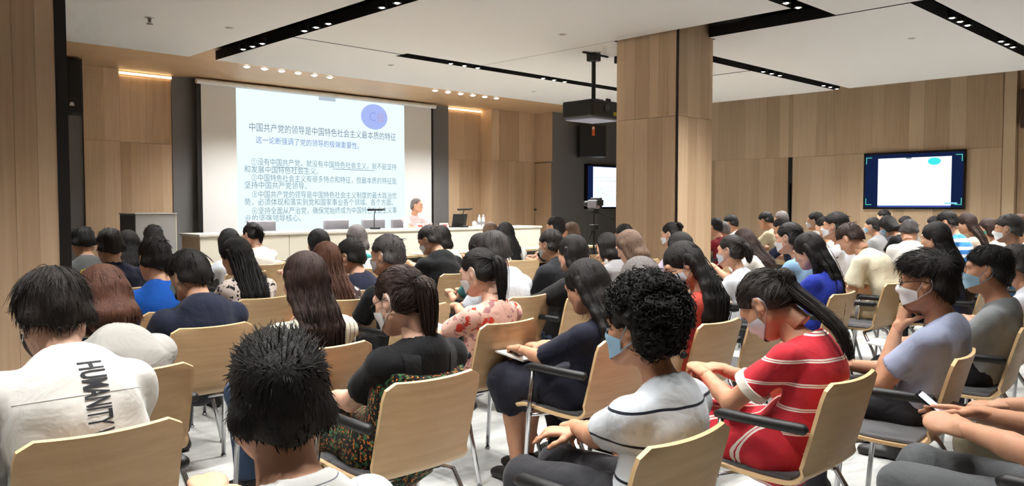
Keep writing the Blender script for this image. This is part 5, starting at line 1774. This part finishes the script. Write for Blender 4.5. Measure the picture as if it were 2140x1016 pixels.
person((2.915, 3.248, 1.193), 'woman with low ponytail in a pink top with red flowers', 'the woman in the pink flowered top', sex='f', lod=1, lean=.18, pitch=20, hyaw=16, hair='pony', hc='black', hlen=.24, top='tee', tm=cloth('pink_red_flowers', (222, 178, 162), 'floral', (200, 62, 48), (168, 120, 120), scale=16, width=.62), bm=jean, mask='white', arms='write', cy=2.98, sleeve=.75, skin='c')
person((1.747, 4.233, 1.186), 'man in a dark navy polo with white collar piping', 'the man in the navy polo', lod=1, lean=.12, pitch=24, hyaw=16, hair='fluffy', hc='black', top='polo', tm=cloth('dark_navy_polo', (32, 36, 54)), bm=dark_tr, mask='blue', arms='lap', cy=3.92, extra=piping, build=1.1, sleeve=.9, hs=.97)
# two sitters cut by the right edge
person((2.745, .41, 1.25), 'man cut by the right edge, forearms forward, looking at his phone', 'the man with the phone at the bottom right', lod=0, hlod=2, lean=-.10, pitch=10, hair='short', top='tee', tm=charcoal, bm=grey_tr, larm=((-.02, .31, .73), 'curl', (.1, .9, .1), None or (-.6, -.4, -.7), (-.6, 0, .8)), rarm=((.13, .31, .75), 'flat', (-.35, .9, .05), (.6, -.4, -.7), (.5, 0, .8)), legs={('k', -1): (-.12, .46, .545), ('k', 1): (.11, .48, .545), ('a', -1): (-.15, .40, .09), ('a', 1): (.13, .44, .09)}, skin='b', cy=.22)
person((3.52, .43, 1.27), 'man cut by the right edge, hand flat on a phone, olive trousers', 'the man in olive trousers', lod=0, hlod=2, lean=-.10, pitch=10, hair='short', top='tee', tm=black_c, bm=olive_tr, larm=((-.22, .32, .70), 'rest', (-.15, .95, -.1), (-.6, -.4, -.7)), rarm='lap', skin='b', cy=.24)

# ------------------------------------------------------------------ left and middle rows
person((1.867, 5.023, 1.229), 'man with cropped black hair in a bright blue t-shirt', 'the man in the bright blue t-shirt', lod=1, lean=.12, pitch=14, hair='short', top='tee', tm=blue_c, bm=dark_tr, arms='lap', sleeve=.8, build=1.02)
person((2.117, 6.596, 1.244), 'man with clipped hair in a black polo left of the blue t-shirt', 'the man in the black polo', lod=1, lean=.14, pitch=14, hair='short', hc='soft', top='polo', tm=navy_c, bm=dark_tr, arms='table')
person((2.224, 7.609, 1.234), 'man half behind the left pillar, grey tee with yellow letters', 'the man half behind the left pillar', lod=1, lean=.14, pitch=22, hair='short', top='tee', tm=cloth('dark_grey_tee', (96, 98, 98)), bm=dark_tr, arms='table', extra=gaw)
person((2.645, 7.757, 1.197), 'woman with long black hair, hidden behind the black polo', 'the woman behind the black polo', sex='f', lod=1, lean=.16, pitch=20, hair='long', hc='black', hlen=.3, top='tee', tm=white_c, bm=dark_tr, arms='table')
person((3.043, 8.206, 1.221), 'man in a red shirt in front of the grey lectern', 'the man in red near the lectern', lod=1, lean=.14, pitch=22, hyaw=-12, hair='short', top='tee', tm=red_c, bm=dark_tr, arms='table')
person((3.4, 7.3, 1.209), 'dark-haired woman in a pale blue shirt at the second table', 'the woman in pale blue at the second table', sex='f', lod=1, lean=.14, pitch=16, hair='bob', hc='black', top='shirt', tm=white_b, bm=dark_tr, arms='table')
person((2.538, 5.347, 1.201), 'woman with long black hair in a cream top with black blotches', 'the woman in the blotched cream top', sex='f', lod=1, lean=.2, pitch=22, hyaw=20, hair='long', hc='black', hlen=.20, top='shirt', tm=cloth('cream_blotch', (218, 204, 194), 'spots', (46, 42, 44), scale=26, width=.36), bm=dark_tr, arms='write')
person((4.022, 8.09, 1.232), 'woman with a short ponytail and white top at the front table', 'the woman with short ponytail at the front table', sex='f', lod=1, lean=.16, pitch=26, hyaw=16, hair='pony', hlen=.12, top='tee', tm=white_c, bm=dark_tr, arms='table', skin='c')
person((3.893, 6.539, 1.214), 'dark-haired woman just behind the long wavy brown hair', 'the dark-haired woman behind wavy brown hair', sex='f', lod=1, lean=.14, pitch=14, hair='long', hc='black', hlen=.25, top='tee', tm=black_c, bm=dark_tr, arms='table')
person((2.93, 4.825, 1.183), 'woman with long wavy brown hair over a dark flowered blouse', 'the woman with long wavy brown hair', sex='f', lod=1, lean=.15, pitch=12, hair='long', hc='brown', hlen=.34, top='tee', tm=cloth('brown_white_print', (60, 44, 42), 'floral', (222, 210, 200), scale=30, width=.5), bm=dark_tr, arms='write')
person((4.537, 6.89, 1.238), 'grey-haired woman in white with a teal scarf at the front table', 'the grey-haired woman with teal scarf', sex='f', lod=1, lean=.16, pitch=12, hair='bob', hc='grey', top='shirt', tm=white_b, bm=dark_tr, arms='table', extra=scarf)
person((3.382, 5.222, 1.171), 'man in a navy t-shirt with glasses and mask, left of the grey bag strap', 'the man in the navy t-shirt', lod=1, lean=.12, pitch=14, hyaw=24, hair='short', top='tee', tm=navy_c, bm=dark_tr, mask='white', glasses=True, arms='write')
person((3.024, 4.245, 1.24), 'broad man in a black t-shirt with a grey bag strap', 'the man with the grey bag strap', lod=1, lean=.14, pitch=8, hyaw=20, hair='short', hc='sgrey', top='tee', tm=black_c, bm=dark_tr, mask='white', arms='write', extra=strap, build=1.05)
person((4.686, 5.906, 1.221), 'broad man in a black polo bending over papers below the speaker', 'the man in black below the speaker', lod=1, lean=.18, pitch=28, hyaw=24, hair='short', hc='soft', top='polo', tm=black_c, bm=dark_tr, mask='white', arms='write', build=1.12, sleeve=.9)
person((5.588, 6.842, 1.212), 'dark-haired woman in white behind the man in the black polo', 'the woman in white behind the black polo', sex='f', lod=1, lean=.14, pitch=14, hair='bob', hc='black', top='tee', tm=cream_c, bm=dark_tr, arms='table')
person((3.849, 4.138, 1.243), 'man with greying hair in a white shirt before the pink flowered top', 'the greying man in the white shirt', lod=1, lean=.12, pitch=22, hyaw=10, hair='fluffy', hc='sgrey', top='shirt', tm=white_b, bm=dark_tr, arms='write')
person((4.42, 4.908, 1.201), 'dark-haired woman mostly hidden left of the greying man', 'the woman hidden left of the greying man', sex='f', lod=1, lean=.14, pitch=14, hair='bob', hc='black', top='tee', tm=cloth('teal_top', (60, 110, 110)), bm=dark_tr, arms='write')
person((6.923, 7.496, 1.221), 'brown-haired person at the front table under the oak wall', 'the brown-haired person at the front table', sex='f', lod=2, lean=.12, pitch=10, hair='bob', hc='lbrown', top='tee', tm=grey_c, bm=dark_tr, arms='table')
person((6.434, 6.716, 1.233), 'woman in white with very long black hair at the front table', 'the woman in white with very long hair', sex='f', lod=1, lean=.16, pitch=18, yaw=-12, hair='long', hc='black', hlen=.42, top='shirt', tm=white_c, bm=dark_tr, arms='table')
person((7.068, 6.516, 1.301), 'tall man in a black t-shirt leaning on the front table', 'the tall man in the black t-shirt', lod=1, lean=.12, pitch=4, yaw=10, hair='short', top='tee', tm=black_c, bm=dark_tr, arms='table')
person((7.653, 6.784, 1.215), 'person with thin fair hair seen above the long black hair', 'the person with thin fair hair', lod=2, lean=.12, pitch=10, hair='short', hc='lbrown', top='tee', tm=grey_c, bm=dark_tr, arms='table')
person((5.124, 4.78, 1.217), 'man in a black jacket and mask beside the aisle', 'the man in the black jacket', lod=1, lean=.16, pitch=10, hyaw=8, hair='short', hc='soft', top='jacket', tm=cloth('black_jacket', (34, 34, 38)), bm=black_tr, mask='white', arms='lap')
person((4.209, 3.718, 1.228), 'woman with very long straight black hair in a black cardigan', 'the woman in the black cardigan', sex='f', lod=1, lean=.16, pitch=10, hair='long', hc='black', hlen=.26, top='long', tm=cloth('black_cardigan', (34, 33, 34)), bm=jean, arms='write', cy=3.55)
person((6.1, 4.946, 1.166), 'dark-haired woman in grey left of the light brown bob', 'the dark-haired woman in grey', sex='f', lod=1, lean=.14, pitch=14, hair='bob', hc='black', top='tee', tm=cloth('grey_top', (140, 138, 140)), bm=dark_tr, arms='write')
person((7.411, 5.763, 1.211), 'black-haired man against the foot of the pillar', 'the black-haired man at the pillar foot', lod=2, lean=.12, pitch=10, hair='short', top='tee', tm=white_c, bm=dark_tr, arms='table')
person((5.053, 3.873, 1.223), 'woman with a light brown bob and white top', 'the woman with the light brown bob', sex='f', lod=1, lean=.18, pitch=28, hyaw=14, hair='bob', hc='lbrown', top='tee', tm=white_c, bm=dark_tr, arms='write', skin='c')
person((3.292, 2.447, 1.137), 'grey-haired woman bowed low just beyond the curly hair', 'the bowed grey-haired woman', sex='f', lod=1, lean=.24, pitch=40, hair='bob', hc='grey', top='tee', tm=cloth('mauve_grey_top', (128, 120, 128)), bm=dark_tr, arms='write', cy=2.27)
person((7.214, 4.978, 1.252), 'woman with her hair in a bun, lavender top, before the pillar', 'the woman with the bun', sex='f', lod=1, lean=.14, pitch=12, hyaw=12, hair='bun', hc='black', top='tee', tm=lav_c, bm=dark_tr, mask='white', arms='write')
person((5.587, 3.77, 1.209), 'dark-haired woman just beyond the woman in orange-red', 'the dark-haired woman beyond orange-red', sex='f', lod=1, lean=.14, pitch=16, hair='bob', hc='black', top='tee', tm=lav_c, bm=dark_tr, arms='write')
person((5.708, 3.373, 1.201), 'woman in a white tee with black belt, low bun and mask', 'the woman in white with the black belt', sex='f', lod=1, lean=.15, pitch=8, hyaw=6, hair='pony', hlen=.08, hc='soft', top='tee', tm=white_b, bm=white_b, mask='pale', arms='lap', extra=belt)
person((7.41, 4.227, 1.173), 'woman in a white blouse leaning forward behind the black belt', 'the leaning woman in the white blouse', sex='f', lod=1, lean=.30, pitch=34, hair='long', hlen=.16, hc='dbrown', top='shirt', tm=white_c, bm=dark_tr, arms='table')

# ------------------------------------------------------------------ right side
person((10.177, 6.279, 1.249), 'man in dark red cut by the right side of the pillar', 'the man in dark red', lod=2, lean=.12, pitch=10, hair='short', top='tee', tm=cloth('dark_red', (124, 30, 38)), bm=dark_tr, arms='table')
person((11.23, 6.648, 1.279), 'man in white in profile before the oak wall right of the pillar', 'the man in white by the pale table', lod=2, lean=.18, pitch=16, hyaw=10, hair='short', top='shirt', tm=white_c, bm=dark_tr, arms='table')
person((10.609, 6.415, 1.186), 'grey-haired head low between dark red and white shirts', 'the low grey-haired person', lod=2, lean=.16, pitch=14, hair='short', hc='grey', top='tee', tm=beige_c, bm=dark_tr, arms='table')
person((11.255, 6.065, 1.319), 'man in a beige shirt leaning low over the pale table', 'the man in beige', lod=2, lean=.26, pitch=26, hair='short', top='shirt', tm=beige_c, bm=dark_tr, arms='table')
person((12.169, 6.291, 1.336), 'man with grey hair by the black door slot', 'the grey-haired man by the door slot', lod=2, lean=.12, pitch=10, hair='short', hc='grey', top='tee', tm=cloth('sand_tee', (200, 190, 168)), bm=dark_tr, arms='table', mask='white')
person((9.74, 5.028, 1.26), 'man in navy stretching an arm along the table', 'the man in navy stretching an arm', lod=2, lean=.20, pitch=20, hyaw=6, hair='short', top='tee', tm=navy_c, bm=dark_tr, arms='table')
person((11.014, 5.183, 1.339), 'man in a black polo with white mask against the oak wall', 'the masked man in the black polo', lod=2, lean=.12, pitch=4, hyaw=8, hair='short', top='polo', tm=black_c, bm=dark_tr, mask='white', arms='lap')
person((9.353, 4.288, 1.29), 'face half hidden left of the white patterned shirt', 'the person half hidden by the white shirt', lod=2, lean=.12, pitch=8, hyaw=10, hair='short', top='tee', tm=grey_c, bm=dark_tr, mask='white', arms='lap')
person((7.379, 3.28, 1.367), 'tall man in a white shirt with small dark specks and a mask', 'the tall man in the specked white shirt', lod=1, lean=.12, pitch=2, hyaw=8, hair='short', top='shirt', tm=cloth('white_speckled', (226, 230, 238), 'spots', (70, 76, 96), scale=13, width=.16), bm=dark_tr, mask='white', arms='lap', build=1.05, skin='b')
person((6.224, 3.149, 1.291), 'person in a light blue shirt, tied hair, beyond the royal blue back', 'the person in light blue', sex='f', lod=1, lean=.16, pitch=12, hyaw=6, hair='tied', hc='black', top='shirt', tm=lblue_c, bm=dark_tr, mask='white', arms='write')
person((5.525, 2.643, 1.223), 'woman with long black hair leaning forward in a royal blue t-shirt', 'the woman in royal blue', sex='f', lod=1, lean=.26, pitch=26, hyaw=4, hair='loose', hc='black', hlen=.36, top='tee', tm=cloth('ultramarine_tee', (44, 62, 172)), bm=dark_tr, arms='lap', cy=2.36, slouch=.06, build=1.05, skin='c')
person((6.981, 2.97, 1.238), 'person in a cream shirt bending forward behind the specked shirt', 'the bending person in cream', lod=1, lean=.34, pitch=40, hair='short', hc='dbrown', top='shirt', tm=cream_c, bm=beige_c, arms='phone', slouch=.07)
person((12.403, 4.946, 1.247), 'man in a grey shirt with blue mask below the television', 'the man in grey with blue mask', lod=2, lean=.12, pitch=6, hyaw=6, hair='short', top='shirt', tm=cloth('grey_shirt', (150, 150, 152)), bm=dark_tr, mask='blue', arms='lap')
person((14.578, 5.618, 1.353), 'man with a green mask right under the television', 'the man with the green mask', lod=2, lean=.10, pitch=8, hyaw=6, hair='short', top='shirt', tm=cloth('slate_shirt', (110, 112, 122)), bm=dark_tr, mask='green', arms='lap')
person((10.929, 4.148, 1.264), 'dark-haired woman bowing her head, dark clothes, below the television', 'the bowing woman in dark clothes', sex='f', lod=2, lean=.18, pitch=44, hyaw=-10, hair='bob', hc='black', top='tee', tm=black_c, bm=dark_tr, mask='blue', arms='phone')
person((13.805, 4.975, 1.249), 'black-haired head just under the television, farthest row', 'the farthest head under the television', lod=2, lean=.12, pitch=14, hair='short', top='tee', tm=grey_c, bm=dark_tr, arms='lap')
person((9.451, 3.354, 1.245), 'man with dark grey hair turned right, white shirt and blue mask', 'the man turned to the right', lod=2, yaw=-55, lean=.16, pitch=34, hyaw=-20, hair='short', hc='sgrey', top='shirt', tm=white_c, bm=dark_tr, mask='blue', arms='phone')
person((7.082, 2.313, 1.295), 'woman with long black hair and navy shirt beyond the thoughtful man', 'the long-haired woman in navy', sex='f', lod=1, lean=.18, pitch=12, hair='long', hc='black', hlen=.3, top='tee', tm=navy_c, bm=dark_tr, arms='write', sleeve=.9)
person((13.288, 4.362, 1.259), 'black hair peeking over the woman in navy', 'the head over the woman in navy', lod=2, lean=.12, pitch=14, hair='short', top='tee', tm=grey_c, bm=dark_tr, arms='lap')
person((10.392, 3.275, 1.352), 'man in a shirt of broad blue and white stripes', 'the man in blue and white stripes', lod=1, lean=.26, pitch=20, hyaw=10, hair='short', hc='black', top='tee', tm=cloth('blue_white_bands', (70, 140, 214), 'stripe', (226, 232, 238), scale=11, width=.42), bm=dark_tr, arms='phone', sleeve=.8)
person((11.224, 3.302, 1.33), 'woman with long straight brown hair and cream top', 'the long-haired woman in cream', sex='f', lod=2, lean=.16, pitch=18, hyaw=6, hair='long', hc='dbrown', hlen=.3, top='tee', tm=cloth('cream_top', (226, 210, 190)), bm=dark_tr, arms='phone')
person((11.862, 3.238, 1.264), 'woman with a green mask, pale pink top', 'the woman with the green mask', sex='f', lod=2, lean=.16, pitch=14, hyaw=20, hair='bob', hc='dbrown', top='tee', tm=cloth('pale_pink', (224, 196, 182)), bm=dark_tr, mask='green', arms='phone')
person((8.412, 2.133, 1.346), 'man in a teal striped polo in profile at the right edge', 'the man in the teal striped polo', lod=1, lean=.14, pitch=6, hyaw=8, hair='short', hc='sgrey', top='polo', tm=cloth('teal_bands', (84, 146, 178), 'stripe', (60, 96, 140), scale=26, width=.4), bm=dark_tr, mask='white', arms='lap', skin='b')
person((10.086, 2.456, 1.337), 'woman with a long brown ponytail behind the teal polo', 'the woman with a brown ponytail', sex='f', lod=2, lean=.14, pitch=10, hair='pony', hc='brown', hlen=.26, top='tee', tm=cream_c, bm=dark_tr, arms='lap')
person((5.942, 1.469, 1.168), 'person in a white shirt half hidden behind the grey t-shirt', 'the person in white behind the grey t-shirt', lod=1, lean=.16, pitch=14, hair='short', hc='sgrey', top='shirt', tm=cloth('white_lilac', (226, 228, 240)), bm=dark_tr, arms='lap', sleeve=.9)

# ------------------------------------------------------------------ the speaker on the stage
sp = person((8.952, 11.625, 1.31), 'grey-haired man in a white shirt speaking behind the stage desk', 'the speaker', lod=1, yaw=178, lean=.12, pitch=4, hyaw=30, hair='buzz', hc='grey', top='shirt', tm=cloth('speaker_white', (212, 198, 200)), bm=dark_tr, arms='table', chair=False)
sp.location.z = .25

# ------------------------------------------------------------------ empty chairs in view
put_chair(4.33, 2.27, 0, 'empty plywood chair with grey pad left of the royal blue back')
put_chair(6.55, 2.40, 0, 'empty plywood chair right of the royal blue back')
put_chair(5.45, 1.20, 0, 'empty plywood chair at the right behind the grey t-shirt')
put_chair(7.6, 4.1, 0, 'empty plywood chair in front of the specked white shirt')

# ------------------------------------------------------------------ things in hands and on laps
def held(name, cat, lab, loc, rot, size, m):
    o = MB().bbox(-size[0] / 2, size[0] / 2, -size[1] / 2, size[1] / 2, -size[2] / 2, size[2] / 2, min(size) * .2).build(name, m)
    o.location = loc; o.rotation_euler = rot; tag(o, lab, cat)
    return o
phone_b = mat('phone_black', (14, 15, 18), .15)
e = empty('mobile_phone', (2.82, .90, .755), .2); tag(e, 'lit mobile phone held by the man at the bottom right', 'phone'); e.rotation_euler = (math.radians(38), 0, .15)
MB().bbox(-.037, .037, -.078, .078, -.004, .004, .002).build('case', phone_b, e); MB().box(-.033, .033, -.07, .07, .0041, .0045).build('display', emit_mat('phone_glow', (214, 222, 255), 1.6), e)
held('mobile_phone', 'phone', 'dark phone under the flat hand at the right edge', (3.30, .93, .665), (.1, 0, .1), (.075, .155, .009), phone_b)
held('notebook', 'notebook', 'open white notebook on the lap of the navy lace dress', (2.93, 2.98, .665), (.15, 0, .1), (.21, .28, .012), paper)
held('booklet', 'booklet', 'red booklet on the lap of the red striped dress', (2.77, 1.68, .70), (.2, 0, .2), (.16, .22, .014), mat('red_cover', (186, 60, 66), .5))
held('notebook', 'notebook', 'white notebook in front of the pink flowered top', (2.99, 3.70, .69), (.15, 0, .1), (.21, .28, .012), paper)
held('folder', 'folder', 'orange-red folder beside the royal blue back', (6.1, 2.75, .66), (.05, 0, .3), (.24, .32, .02), mat('orange_folder', (196, 84, 58), .5))
held('paper_sheet', 'paper', 'white sheets on the lap of the man in the grey t-shirt', (4.72, 1.72, .63), (.1, 0, .1), (.21, .29, .008), paper)
held('mobile_phone', 'phone', 'blue phone held by the bending person in cream', (6.72, 3.35, .78), (.6, 0, .1), (.075, .155, .009), mat('phone_blue', (60, 96, 176), .3))
